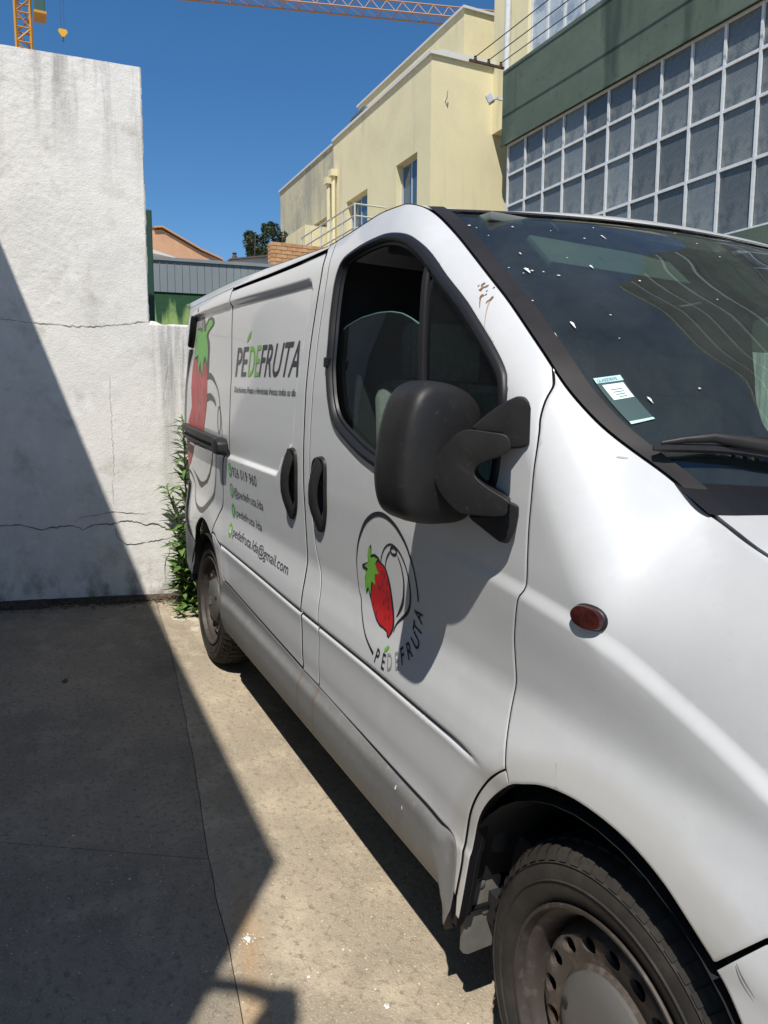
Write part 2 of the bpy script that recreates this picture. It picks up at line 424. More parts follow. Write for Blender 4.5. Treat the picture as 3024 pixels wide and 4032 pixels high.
    i0 = int(np.argmin(np.abs(J[:, 0]+1.19)))
    far = J[:i0+1]; near = J[i0:]
    e0 = J[i0] + qd*6
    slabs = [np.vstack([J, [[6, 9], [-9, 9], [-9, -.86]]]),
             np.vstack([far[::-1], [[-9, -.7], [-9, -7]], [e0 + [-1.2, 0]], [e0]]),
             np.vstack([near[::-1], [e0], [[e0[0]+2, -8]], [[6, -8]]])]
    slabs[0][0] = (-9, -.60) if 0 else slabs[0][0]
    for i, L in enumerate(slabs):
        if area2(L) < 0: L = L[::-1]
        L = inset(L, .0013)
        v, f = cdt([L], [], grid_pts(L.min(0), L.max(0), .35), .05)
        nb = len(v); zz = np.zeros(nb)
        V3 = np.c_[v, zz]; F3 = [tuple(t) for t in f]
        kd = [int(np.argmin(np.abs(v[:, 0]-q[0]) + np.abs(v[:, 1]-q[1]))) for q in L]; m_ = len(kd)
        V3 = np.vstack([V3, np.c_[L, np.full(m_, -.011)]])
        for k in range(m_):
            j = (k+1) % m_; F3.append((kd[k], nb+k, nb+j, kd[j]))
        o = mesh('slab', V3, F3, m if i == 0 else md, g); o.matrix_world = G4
    return g
ground = build_ground()
def yard(x, y, z=0.0): return G @ np.array([x, y, z])
# ---------------------------------------------------------------- white boundary wall
WP0 = np.array([-4.117, -.858, 0.0]); WD = np.array([.07, .9975, 0]); WD = WD/np.linalg.norm(WD); WN = np.array([WD[1], -WD[0], 0])   # WN faces the yard (+x)
def wall_pt(u, z, o=0.0): return WP0 + WD*u + WN*o + np.array([0, 0, z])
def wall_relief(u, z):
    r = .0032*(fbm(u*48, z*48, 2, 11)-.5) + .002*(fbm(u*20, z*20, 2, 5)-.5) + .012*(fbm(u*3, z*3, 2, 3)-.5)
    rough = sstep(.35, .6, fbm(u*1.4+5, z*1.4, 3, 8))*.6+.5
    return r*rough
def build_wall():
    root = empty('boundary_wall', tuple(wall_pt(0, .2)))
    tag(root, 'tall rough white rendered wall with cracks, stepped down behind the van', 'wall')
    m = mat('white_render', (.80, .775, .73), rough=.9, spec=.2,
            noise=[(2.2, (.70, .685, .655), .45, .75, 6), (9, (.84, .82, .785), .50, .7, 5), (45, (.62, .60, .57), .62, .74, 4)], bump=[(95, .4, .005), (220, .35, .0025)])
    t, b = nodes_of(m); tc = t.nodes.new('ShaderNodeTexCoord')
    def add_stain(scale_vec, lo, hi, colr, fac, zlo=None, zhi=None, ulo=None, uhi=None):
        mp = t.nodes.new('ShaderNodeMapping'); mp.inputs['Scale'].default_value = scale_vec; t.links.new(tc.outputs['Object'], mp.inputs[0])
        nz = t.nodes.new('ShaderNodeTexNoise'); nz.inputs['Scale'].default_value = 1; nz.inputs['Detail'].default_value = 7; nz.inputs['Roughness'].default_value = .65; t.links.new(mp.outputs[0], nz.inputs['Vector'])
        mr = t.nodes.new('ShaderNodeMapRange'); mr.inputs[1].default_value = lo; mr.inputs[2].default_value = hi; mr.inputs[4].default_value = fac; t.links.new(nz.outputs[0], mr.inputs[0])
        f = mr.outputs[0]; sx = t.nodes.new('ShaderNodeSeparateXYZ'); t.links.new(tc.outputs['Object'], sx.inputs[0])
        for ch, a0, a1 in ((2, zlo, zhi), (1, ulo, uhi)):
            if a0 is None: continue
            r2 = t.nodes.new('ShaderNodeMapRange'); r2.inputs[1].default_value = a0; r2.inputs[2].default_value = a1; r2.interpolation_type = 'SMOOTHSTEP'; t.links.new(sx.outputs[ch], r2.inputs[0])
            mu = t.nodes.new('ShaderNodeMath'); mu.operation = 'MULTIPLY'; t.links.new(f, mu.inputs[0]); t.links.new(r2.outputs[0], mu.inputs[1]); f = mu.outputs[0]
        src = b.inputs['Base Color'].links[0].from_socket; mx = t.nodes.new('ShaderNodeMix'); mx.data_type = 'RGBA'; mx.inputs[7].default_value = (*colr, 1)
        t.links.new(src, mx.inputs[6]); t.links.new(f, mx.inputs[0]); t.links.new(mx.outputs[2], b.inputs['Base Color'])
    # object frame of the wall mesh = world; run-off streaks from the top edge, grime at the foot, mould near the step
    add_stain((9, 9, .9), .50, .70, (.30, .29, .28), .75, 2.6, 3.5)
    add_stain((14, 14, 1.0), .46, .66, (.20, .20, .205), .85, 0.4, 1.9, -.98, -.80)
    add_stain((7, 7, 5), .48, .64, (.17, .155, .13), .8, .62, .18)
    add_stain((28, 28, 28), .70, .76, (.12, .12, .12), .9, 2.2, 1.0)
    add_stain((5, 5, 5), .55, .72, (.45, .43, .36), .6)
    # visible part, dense relief
    us = np.arange(-1.25, .95, .0075); zs = np.arange(.05, 3.531+.0075, .0075)
    nu, nz = len(us), len(zs)
    U, Z_ = np.meshgrid(us, zs, indexing='ij')
    edge_top = 3.531 + .02*(fbm(us*8, us*0, 3, 2)-.5)
    step_u = -.079 + .010*(fbm(zs*14, zs*0, 3, 21)-.5)
    low_top = 2.0 + .02*(fbm(us*14, us*0+3, 3, 31)-.5) + .015*np.exp(-((us+.06)/.05)**2)
    relief = wall_relief(U, Z_)
    # chipped arrises
    V = []; idx = -np.ones((nu, nz), int); F = []
    Ui = U.copy(); Zi = Z_.copy()
    keep = (Z_ <= 2.0+.004) | (U <= -.079+.004)
    iS = int(np.argmin(np.abs(us+.079))); iL = int(np.argmin(np.abs(zs-2.0)))
    for i in range(nu):
        for j in range(nz):
            if not ((j <= iL) or (i <= iS)): continue
            u, z = us[i], zs[j]; o = relief[i, j]
            if i == iS and j >= iL: u = step_u[j]; o -= .012
            if j == nz-1: z = edge_top[i]; o -= .012
            if j == iL and i >= iS: z = low_top[i]; o -= .012
            idx[i, j] = len(V); V.append(wall_pt(u, z, o))
    for i in range(nu-1):
        for j in range(nz-1):
            q = (idx[i, j], idx[i, j+1], idx[i+1, j+1], idx[i+1, j])
            if min(q) >= 0: F.append(q[::-1])
    # reveal and top faces 0.22 m deep
    def ribbon(path):
        n0 = len(V)
        for k in path: p_ = np.array(V[k]); V.append(p_)
        for k in path: p_ = np.array(V[k]) - WN*.22; V.append(p_)
        m_ = len(path)
        for k in range(m_-1): F.append((n0+k, n0+k+1, n0+m_+k+1, n0+m_+k))
    ribbon([idx[i, nz-1] for i in range(0, iS+1)]); ribbon([idx[iS, j] for j in range(nz-1, iL-1, -1)]); ribbon([idx[i, iL] for i in range(iS, nu)])
    o = mesh('wall_face', V, F, m, root, smooth=True, sharp=60)
    # rest of the wall, out of sight left and behind the van
    def slab(u0, u1, z0, z1, o0=-.22, o1=-.006):
        P = [wall_pt(u, z, q) for q in (o0, o1) for (u, z) in ((u0, z0), (u1, z0), (u1, z1), (u0, z1))]
        w = mesh('wall_core', P, [(0, 1, 2, 3), (7, 6, 5, 4), (0, 4, 5, 1), (1, 5, 6, 2), (2, 6, 7, 3), (3, 7, 4, 0)], m, root); fix_normals(w)
    slab(-3.2, -1.252, -.5, 3.53); slab(.952, 7.0, -.5, 2.0)
    # cracks: thin open joints that follow the relief
    cm = mat('crack_shadow', (.10, .09, .082), rough=1)
    cb = mat('crack_edge', (.46, .44, .41), rough=1)
    paths = {'a': ([[-1.25, 2.0], [-.934, 1.988], [-.87, 1.983], [-.784, 1.976], [-.724, 1.975], [-.664, 1.97], [-.574, 1.966], [-.461, 1.965], [-.357, 1.975], [-.262, 1.987], [-.143, 2.007], [-.09, 2.015]], .004),
             'b': ([[-.336, 1.673], [-.331, 1.587], [-.337, 1.487], [-.332, 1.412], [-.332, 1.312], [-.33, 1.211], [-.325, 1.109], [-.338, 1.007], [-.339, .905], [-.335, .84]], .0032),
             'c': ([[-1.25, .752], [-1.0, .745], [-.923, .748], [-.835, .729], [-.774, .707], [-.699, .718], [-.583, .723], [-.526, .695], [-.466, .724], [-.358, .725], [-.285, .741], [-.199, .731], [-.144, .711], [-.075, .714], [-.025, .683], [.12, .66]], .0085),
             'd': ([[-.583, .742], [-.535, .772], [-.451, .787], [-.343, .802], [-.295, .8], [-.209, .786], [-.11, .786]], .004),
             'e': ([[-.334, .711], [-.324, .658], [-.296, .605], [-.241, .588], [-.167, .591], [-.066, .605], [-.002, .622]], .005),
             'f': ([[.026, 1.733], [.011, 1.657], [-.008, 1.555], [.006, 1.491], [-.009, 1.427]], .003),
             'g': ([[-.002, .608], [.002, .534], [-.033, .442], [-.031, .307]], .005)}
    for k, (P, w) in enumerate(paths.values()):
        P = resamp(catmull(P, 6), .012); n = len(P)
        P = P + np.c_[fbm(P[:, 0]*60, P[:, 1]*60, 3, 50+k)-.5, fbm(P[:, 0]*60+9, P[:, 1]*60, 3, 70+k)-.5]*.022
        tg = np.gradient(P, axis=0); tg /= np.linalg.norm(tg, axis=1)[:, None]; nn = np.c_[-tg[:, 1], tg[:, 0]]
        ww = w*.62*(.15 + 1.1*fbm(np.arange(n)*.35, np.zeros(n)+k, 2, 33))*np.clip(np.minimum(np.arange(n)+1, n-np.arange(n))/6, .15, 1)
        for sc, of, mm, nm in ((2.4, .0022, cb, 'crack_edge'), (1.0, .0034, cm, 'crack')):
            if sc > 2 and w < .004: continue
            A = P + nn*(ww*sc/2)[:, None]; B = P - nn*(ww*sc/2)[:, None]
            VV = [wall_pt(q[0], q[1], float(wall_relief(np.array(q[0]), np.array(q[1])))+of) for q in A] + [wall_pt(q[0], q[1], float(wall_relief(np.array(q[0]), np.array(q[1])))+of) for q in B]
            c = mesh(nm, VV, [(i, i+1, n+i+1, n+i) for i in range(n-1)], mm, root)
    return root
wall = build_wall()
# ---------------------------------------------------------------- neighbouring house on the left (out of frame): throws the shade over the yard
def build_neighbour():
    t = 4.2
    tip = np.array([-1.129, -1.031, 0]); far = np.array([-4.046, -.907, 0]); s = np.array([.44, -.39, 1.0])
    a = W(tip + s*t)                                  # roof corner, world
    dirv = W(far) - W(tip); dirv[2] = 0; dirv /= np.linalg.norm(dirv)
    nrm = np.array([dirv[1], -dirv[0], 0]);           # into the house
    if nrm[1] > 0: nrm = -nrm
    m = mat('house_render', (.30, .295, .285), rough=.9, noise=[(1.5, (.25, .245, .235), .45, .65, 5)], bump=[(60, .3, .006)])
    root = empty('neighbour_house', tuple(a*[1, 1, 0])); tag(root, 'plain rendered house beside the yard that shades the concrete', 'house')
    z0 = -1.0; z1 = a[2]
    b = a + dirv*9.0
    P = []
    for q in (a, b, b + nrm*7, a + nrm*7):
        P.append((q[0], q[1], z0)); P.append((q[0], q[1], z1))
    o = mesh('wall', P, [(0, 2, 3, 1), (2, 4, 5, 3), (4, 6, 7, 5), (6, 0, 1, 7), (1, 3, 5, 7)], m, root); fix_normals(o)
    # unseen shape added at the corner, outlined to cast a shadow on the concrete
    lm = mat('shadow_shape_dark', (.05, .05, .05), rough=.5)
    h = .83
    c = a - np.array([0, 0, h])
    e = -dirv
    lamp = empty('shadow_shape', tuple(c)); tag(lamp, 'dark bent shape added at the house corner for its shadow', 'lamp')
    def lp(name, pts, r): q = tube(name, [np.array(x_) for x_ in pts], r, lm, lamp); return q
    def rel(x_, y_, z_): return c + e*x_ + (-nrm)*y_ + np.array([0, 0, z_])
    lp('bracket', [rel(-.01, -.02, .02), rel(0, .06, -.03), rel(.0, .12, -.09), rel(.01, .17, -.14)], [.022, .020, .022, .026])
    lp('shadow_shape_head', [rel(.01, .16, -.12), rel(.01, .205, -.17), rel(.02, .205, -.24), rel(.03, .19, -.32), rel(.03, .16, -.40)], [.02, .036, .05, .055, .045])
    return root
neighbour = build_neighbour()
# ---------------------------------------------------------------- green works building with the glazed grid
def build_green():
    root = empty('green_building', (-12.09, 7, -.5)); tag(root, 'dark green building with a long white framed grid of windows', 'building')
    gm = mat('green_render', (.080, .112, .084), rough=.85, noise=[(1.2, (.105, .138, .105), .42, .66, 6), (7, (.052, .075, .060), .56, .74, 6)], bump=[(50, .3, .01)])
    t, b = nodes_of(gm); tc = t.nodes.new('ShaderNodeTexCoord'); mp = t.nodes.new('ShaderNodeMapping'); mp.inputs['Scale'].default_value = (2.2, 2.2, .35); t.links.new(tc.outputs['Object'], mp.inputs[0])
    nz = t.nodes.new('ShaderNodeTexNoise'); nz.inputs['Scale'].default_value = 1; nz.inputs['Detail'].default_value = 6; t.links.new(mp.outputs[0], nz.inputs['Vector'])
    mr = t.nodes.new('ShaderNodeMapRange'); mr.inputs[1].default_value = .55; mr.inputs[2].default_value = .68; mr.inputs[4].default_value = .8; t.links.new(nz.outputs[0], mr.inputs[0])
    mx = t.nodes.new('ShaderNodeMix'); mx.data_type = 'RGBA'; mx.inputs[7].default_value = (.022, .042, .034, 1); t.links.new(b.inputs['Base Color'].links[0].from_socket, mx.inputs[6]); t.links.new(mr.outputs[0], mx.inputs[0]); t.links.new(mx.outputs[2], b.inputs['Base Color'])
    wm = mat('white_frame', (.62, .64, .65), rough=.5, noise=[(12, (.5, .52, .53), .5, .7, 3)])
    pm = mat('painted_reflection_glass', (.135, .152, .158), rough=.22, spec=.6, noise=[(.7, (.19, .205, .20), .45, .60, 4), (4, (.10, .115, .122), .48, .66, 5)], bump=[(3.0, .15, .02), (55, .08, .004)])
    t, b = nodes_of(pm); oi = t.nodes.new('ShaderNodeObjectInfo'); mr = t.nodes.new('ShaderNodeMapRange'); mr.inputs[3].default_value = .62; mr.inputs[4].default_value = 1.35; t.links.new(oi.outputs['Random'], mr.inputs[0])
    tc = t.nodes.new('ShaderNodeTexCoord'); mp = t.nodes.new('ShaderNodeMapping'); mp.inputs['Rotation'].default_value = (R(90), 0, 0); t.links.new(tc.outputs['Object'], mp.inputs[0])
    bk = t.nodes.new('ShaderNodeTexBrick'); bk.inputs['Scale'].default_value = 9; bk.inputs['Color1'].default_value = (1, 1, 1, 1); bk.inputs['Color2'].default_value = (.88, .88, .88, 1); bk.inputs['Mortar'].default_value = (1.25, 1.25, 1.22, 1); bk.inputs['Mortar Size'].default_value = .03; t.links.new(mp.outputs[0], bk.inputs['Vector'])  # brick pattern in the colour stands for a reflection of the building opposite
    m1 = t.nodes.new('ShaderNodeMix'); m1.data_type = 'RGBA'; m1.blend_type = 'MULTIPLY'; m1.inputs[0].default_value = 1; t.links.new(b.inputs['Base Color'].links[0].from_socket, m1.inputs[6]); t.links.new(bk.outputs[0], m1.inputs[7])
    m2 = t.nodes.new('ShaderNodeMix'); m2.data_type = 'RGBA'; m2.blend_type = 'MULTIPLY'; m2.inputs[0].default_value = 1; t.links.new(m1.outputs[2], m2.inputs[6]); t.links.new(mr.outputs[0], m2.inputs[7]); t.links.new(m2.outputs[2], b.inputs['Base Color'])
    x0, x1 = -12.09, 9.0
    box('wall', (x0, 7.0, 6.73), (x1, 7.30, 8.09), gm, root)
    box('wall', (x0, 7.0, -1), (x1, 7.30, 3.89), gm, root)
    box('wall', (x0, 7.301, -1), (x0+.30, 14, 8.09), gm, root)
    box('wall', (x1-.3, 7.301, -1), (x1, 14, 8.09), gm, root)
    box('backing', (x0+.305, 7.24, 3.85), (x1-.305, 7.29, 6.75), mat('dark_inside', (.02, .022, .025), rough=1), root)
    box('roof', (x0+.31, 7.305, 7.6), (x1-.31, 14, 7.9), gm, root)
    box('drip_edge', (x0-.01, 6.975, 6.695), (x1, 6.999, 6.74), gm, root)
    cols = np.arange(-11.95, x1-.6, .5655); rows = [3.91, 4.79, 5.55, 6.13, 6.69]
    # panes share one mesh per row height
    pmesh = {}
    for r in range(4):
        hgt = rows[r+1]-rows[r]
        me = bpy.data.meshes.new('pane'); hx, hz = .5655/2-.012, hgt/2-.012
        V = [(-hx, -.006, -hz), (hx, -.006, -hz), (hx, -.006, hz), (-hx, -.006, hz), (-hx, .006, -hz), (hx, .006, -hz), (hx, .006, hz), (-hx, .006, hz)]
        me.from_pydata(V, [], [(0, 1, 2, 3), (7, 6, 5, 4), (0, 4, 5, 1), (1, 5, 6, 2), (2, 6, 7, 3), (3, 7, 4, 0)]); me.materials.append(pm); pmesh[r] = me
    for cx in cols[:-1]:
        for r in range(4):
            o = bpy.data.objects.new('pane', pmesh[r]); C.objects.link(o); setp(o, root)
            o.location = (cx + .5655/2, 7.10, (rows[r]+rows[r+1])/2); o.rotation_euler = (random.uniform(-.006, .006), 0, random.uniform(-.012, .012))
    for k, cx in enumerate(cols): box('mullion', (cx-.019, 7.055, 3.90), (cx+.019, 7.088, 6.70), wm, root)
    for z in rows: box('transom', (cols[0]-.02, 7.060, z-.021), (cols[-1]+.02, 7.086, z+.021), wm, root)
    # unseen taller end of the works, added for its reflection in the windscreen
    ol = mat('olive_render', (.050, .058, .046), rough=.8, noise=[(1.0, (.065, .072, .055), .45, .65, 4)])
    box('upper_wall', (-4.9, 7.02, 8.091), (x1, 13.9, 13.5), ol, root)
    for k, z in enumerate(np.arange(8.8, 13.3, 1.1)): box('upper_transom', (-4.8, 6.985, z-.05), (x1-.1, 7.018, z+.05), wm, root)
    # set-back upper floor with a glazed front
    ym = MT['yellow_render']
    up = empty('upper_flat', (-14, 8.4, 8)); tag(up, 'cream upper storey with tall white framed glazing above the green parapet', 'building')
    box('wall', (-14.6, 8.4, 7.95), (-13.29, 14.2, 13), ym, up)
    box('wall', (-9.9, 8.4, 7.95), (-9.2, 14.2, 13), ym, up)
    box('wall', (-13.289, 8.9, 7.95), (-9.901, 14.19, 12.99), ym, up)
    gl = mat('pale_glass', (.30, .36, .42), rough=.08, spec=.9, noise=[(2.5, (.5, .55, .58), .45, .6, 3)])
    for i in range(6):
        xa = -13.27 + i*.56
        box('pane', (xa+.03, 8.50, 8.2), (xa+.53, 8.52, 11.8), gl, up); box('window_frame', (xa-.03, 8.47, 8.2), (xa+.03, 8.53, 11.8), wm, up)
    box('window_frame', (-13.30, 8.46, 11.8), (-9.89, 8.54, 11.9), wm, up)
    tube('downpipe', [(-13.95, 8.33, 7.9), (-13.95, 8.33, 12.9)], .07, wm, up)
    # service bracket and wires
    rm = mat('rust_steel', (.08, .05, .035), rough=.8)
    br = empty('wire_bracket', (-12.07, 7, 8.15)); tag(br, 'rusty bracket with three insulators at the corner of the green wall', 'bracket')
    box('arm', (-12.09, 6.22, 8.12), (-12.045, 6.999, 8.16), rm, br)
    ys = (6.35, 6.65, 6.93)
    for y in ys:
        q = lathe('insulator', [(.0, 0), (.03, 0), (.032, .04), (.018, .05), (.03, .07), (.0, .09)], rm, br, 10); q.rotation_euler = (R(90), 0, 0); q.matrix_parent_inverse = Matrix(); q.location = Vector((-12.065, y, 8.16)) - br.location
    wi = mat('cable', (.02, .02, .022), rough=.6)
    for k, y in enumerate(ys):
        pts = [(-12.065 + 21*s_, y, 8.22 - .10*math.sin(math.pi*min(s_*2, 1)) + .35*s_) for s_ in np.linspace(0, 1, 22)]
        o = tube('overhead_wire', pts, .009, wi, None, 5)
        tag(o, ['overhead wire farthest from the green wall', 'middle one of the three overhead wires', 'overhead wire closest to the green wall'][k], 'wire', 'wires along the green building')
    fl = empty('floodlight', (-12.1, 6.95, 7.58)); tag(fl, 'small white floodlight at the corner of the green wall', 'floodlight')
    bm_ = box('housing', (-.11, -.07, -.08), (.11, .06, .08), wm, fl, .012); bm_.matrix_parent_inverse = Matrix(); bm_.rotation_euler = (R(30), R(10), R(-35)); bm_.location = (-.10, -.16, .02)
    arm = box('arm', (-.02, -.12, -.02), (.02, .05, .02), wm, fl); arm.matrix_parent_inverse = Matrix()
# ---------------------------------------------------------------- cream building
def build_yellow():
    m = mat('yellow_render', (.72, .645, .405), rough=.88, noise=[(.8, (.65, .58, .37), .45, .65, 6), (30, (.77, .69, .45), .55, .72, 3)], bump=[(70, .35, .008)])
    mo = mat('yellow_old', (.50, .46, .31), rough=.9, noise=[(.9, (.36, .35, .27), .45, .62, 7), (5, (.57, .52, .36), .5, .7, 4)], bump=[(70, .35, .008)])
    for mm_, lo_, fc_ in ((m, .56, .35), (mo, .48, .75)):
        t, bb_ = nodes_of(mm_); tc = t.nodes.new('ShaderNodeTexCoord'); mp = t.nodes.new('ShaderNodeMapping'); mp.inputs['Scale'].default_value = (2.6, 2.6, .28); t.links.new(tc.outputs['Object'], mp.inputs[0])
        nz = t.nodes.new('ShaderNodeTexNoise'); nz.inputs['Scale'].default_value = 1; nz.inputs['Detail'].default_value = 6; t.links.new(mp.outputs[0], nz.inputs['Vector'])
        mr = t.nodes.new('ShaderNodeMapRange'); mr.inputs[1].default_value = lo_; mr.inputs[2].default_value = lo_+.16; mr.inputs[4].default_value = fc_; t.links.new(nz.outputs[0], mr.inputs[0])
        mx = t.nodes.new('ShaderNodeMix'); mx.data_type = 'RGBA'; mx.inputs[7].default_value = (.33, .31, .24, 1); t.links.new(bb_.inputs['Base Color'].links[0].from_socket, mx.inputs[6]); t.links.new(mr.outputs[0], mx.inputs[0]); t.links.new(mx.outputs[2], bb_.inputs['Base Color'])
    wc = mat('coping', (.60, .60, .57), rough=.6)
    wf = mat('alu_frame', (.55, .57, .58), rough=.4, metal=.3)
    gl = mat('blue_glass', (.05, .10, .16), rough=.06, spec=1.0)
    cu = mat('curtain', (.40, .42, .44), rough=.9)
    root = empty('yellow_building', (-14.596, 6.783, -0.767)); tag(root, 'cream yellow building with recessed windows and a pale roof coping', 'building')
    y0 = 6.783
    wins = [(-16.34, -15.234, 6.016, 7.532), (-19.532, -18.073, 5.845, 7.463)]
    # facade with openings (world y = y0)
    def facade(xa, xb, za, zb_, holes, mm):
        xs = sorted({xa, xb, *[h[0] for h in holes], *[h[1] for h in holes]}); zs = sorted({za, zb_, *[h[2] for h in holes], *[h[3] for h in holes]})
        V = []; F = []
        for a, b in zip(xs, xs[1:]):
            for c, d in zip(zs, zs[1:]):
                if any(h[0] <= a and b <= h[1] and h[2] <= c and d <= h[3] for h in holes): continue
                n0 = len(V); V += [(a, y0, c), (b, y0, c), (b, y0, d), (a, y0, d)]; F.append((n0, n0+1, n0+2, n0+3))
        for a, b, c, d in holes:
            for (p, q) in (((a, c), (b, c)), ((b, c), (b, d)), ((b, d), (a, d)), ((a, d), (a, c))):
                n0 = len(V); V += [(p[0], y0, p[1]), (q[0], y0, q[1]), (q[0], y0+.26, q[1]), (p[0], y0+.26, p[1])]; F.append((n0, n0+1, n0+2, n0+3))
        return mesh('wall', V, F, mm, root)
    facade(-20.513, -14.596, -1, 9.379, wins, m); facade(-25.665, -20.513, -1, 9.299, [(-22.189, -20.877, 6.643, 7.441)], mo)
    V = [(-14.596, y0, -1.337), (-14.596, 16.193, -1.337), (-14.596, 16.193, 9.447), (-14.596, y0, 9.379)]; mesh('wall', V, [(0, 1, 2, 3)], m, root)
    mesh('wall', [(-25.665, y0, -1.337), (-25.665, 16.193, -1.337), (-25.665, 16.193, 9.265), (-25.665, y0, 9.299)], [(3, 2, 1, 0)], mo, root)
    box('roof', (-25.643, y0+.02, 8.923), (-14.619, 16.193, 9.037), mo, root)
    box('coping', (-20.535, y0-.05, 9.381), (-14.539, y0+.2, 9.453), wc, root); box('coping', (-14.653, y0+.2, 9.382), (-14.539, 16.079, 9.515), wc, root); box('coping', (-25.722, y0-.05, 9.301), (-20.541, y0+.2, 9.356), wc, root)
    for (a, b, c, d) in wins + [(-22.189, -20.877, 6.643, 7.441)]:
        w = empty('window', ((a+b)/2, y0+.2, (c+d)/2)); w.parent = root; w.matrix_parent_inverse = Matrix.Translation(-root.location)
        def kid(nm, lo, hi, mm):
            o = box(nm, np.array(lo)-np.array(w.location), np.array(hi)-np.array(w.location), mm); o.parent = w; return o
        mid = (a+b)/2
        kid('pane', (a, y0+.19, c), (mid-.021, y0+.2, d), gl); kid('pane', (mid+.021, y0+.16, c), (b, y0+.17, d), gl)
        kid('frame', (mid-.02, y0+.145, c), (mid+.02, y0+.21, d), wf); kid('frame', (a, y0+.15, c), (a+.05, y0+.215, d), wf); kid('frame', (b-.05, y0+.13, c), (b, y0+.185, d), wf); kid('frame', (a+.051, y0+.151, d-.05), (b-.051, y0+.2, d), wf)
        kid('curtain', (a, y0+.27, c), (b, y0+.29, d), cu)
    for k, x in enumerate((-20.684, -20.296)):
        zt = (8.261, 8.375)[k]
        tube('downpipe', [(x, y0-.09, -0.767), (x, y0-.09, zt)], .062, m, root, 10); box('rain_hopper', (x-.11, y0-.2, zt-.02), (x+.11, y0-.005, zt+.16), m, root)
    # upper storey
    upr = empty('yellow_upper_block', (-18.369, 8.487, 9.379)); tag(upr, 'higher set-back block of the cream building against the sky', 'building')
    box('wall', (-22.6, 8.487, 9.037), (-16.078, 16.307, 11.36), m, upr); box('coping', (-22.65, 8.43, 11.361), (-16.021, 16.364, 11.42), wc, upr)
    # louvre box
    lv = empty('roof_louvre', (-19.281, 6.959, 9.322)); tag(lv, 'grey louvred ventilation box on the edge of the cream roof', 'ventilator')
    lm = mat('grey_metal', (.16, .19, .21), rough=.5, metal=.4)
    box('case', (-19.737, 7.016, 9.265), (-18.825, 7.757, 9.835), lm, lv)
    for k in range(8): 
        o = box('louvre', (-19.715, 6.959, 9.362+.05*k), (-18.848, 7.011, 9.384+.05*k), lm, lv)
    # balcony: parapet box and white rail
    bal = empty('balcony', (-20.649, 6.275, 5.503)); tag(bal, 'cream balcony with white tube railing on the side of the yellow building', 'balcony')
    box('parapet', (-22.781, 6.047, 5.047), (-20.991, 6.777, 7.099), m, bal)
    wr = mat('white_rail', (.50, .50, .46), rough=.45)
    box('slab', (-20.99, 5.842, 5.161), (-16.773, 6.777, 5.389), m, bal)
    for z in (6.677, 6.392, 6.107): tube('rail', [(-20.934, 5.911, z), (-16.887, 5.911, z)], .022, wr, bal)
    for x in np.arange(-20.877, -16.8, .8): tube('post', [(x, 5.911, 5.389), (x, 5.911, 6.677)], .026, wr, bal)
    for z in (6.677, 6.392, 6.107): tube('rail', [(-16.887, 5.911, z), (-16.887, 6.766, z)], .022, wr, bal)
    hk = tube('wall_hook', [(-14.596, 7.142, 8.467), (-14.516, 7.142, 8.512), (-14.493, 7.142, 8.649)], .014, wf, None, 6); tag(hk, 'small bent metal hook on the sunlit end wall of the cream building', 'hook')
    cb = box('vent_box', (-23.613, y0-.16, 6.643), (-23.385, y0-.003, 7.156), wf, None, .02); tag(cb, 'narrow grey box fixed low on the stained cream wall', 'box')
build_yellow(); build_green()
# ---------------------------------------------------------------- brick pier
def build_brick():
    root = empty('brick_wall', (-14, 2.9, -.5)); tag(root, 'orange brick wall with pale joints behind the van roof', 'wall')
    jm = mat('mortar', (.30, .24, .18), rough=.95); bms = [mat('brick_%s' % n, c_, rough=.85, noise=[(9, tuple(v*.8 for v in c_), .45, .65, 4)]) for n, c_ in (('a', (.55, .31, .155)), ('b', (.60, .345, .175)), ('c', (.50, .27, .13)))]
    y0, y1, x0, x1, zt = 2.88, 4.75, -14.25, -14.0, 4.885
    box('core', (x0+.012, y0+.012, -.6), (x1-.012, y1, zt-.012), jm, root)
    ph = .0765; L = .223
    meshes = {}
    def brick(lo, hi):
        lo = np.array(lo); hi = np.array(hi); key = tuple(np.round(hi-lo, 3)); mi = random.randrange(3)
        if (key, mi) not in meshes:
            o = box('brick', -(hi-lo)/2, (hi-lo)/2, bms[mi], root, .004); meshes[(key, mi)] = o.data
        else: o = bpy.data.objects.new('brick', meshes[(key, mi)]); C.objects.link(o); setp(o, root)
        o.location = Vector((lo+hi)/2)
    nrow = 9
    for r in range(nrow):
        z1 = zt - r*ph; z0 = z1 - ph + .010
        y = y0
        # corner: header or stretcher
        first = .107 if r % 2 else .213
        while y < y1 - .05:
            l = first if y == y0 else .213; e = min(y+l, y1)
            brick((x1-.10, y, z0), (x1, e, z1)); y = e + .010
        brick((x0, y0, z0), (x1-.112, y0+.10, z1))
build_brick()
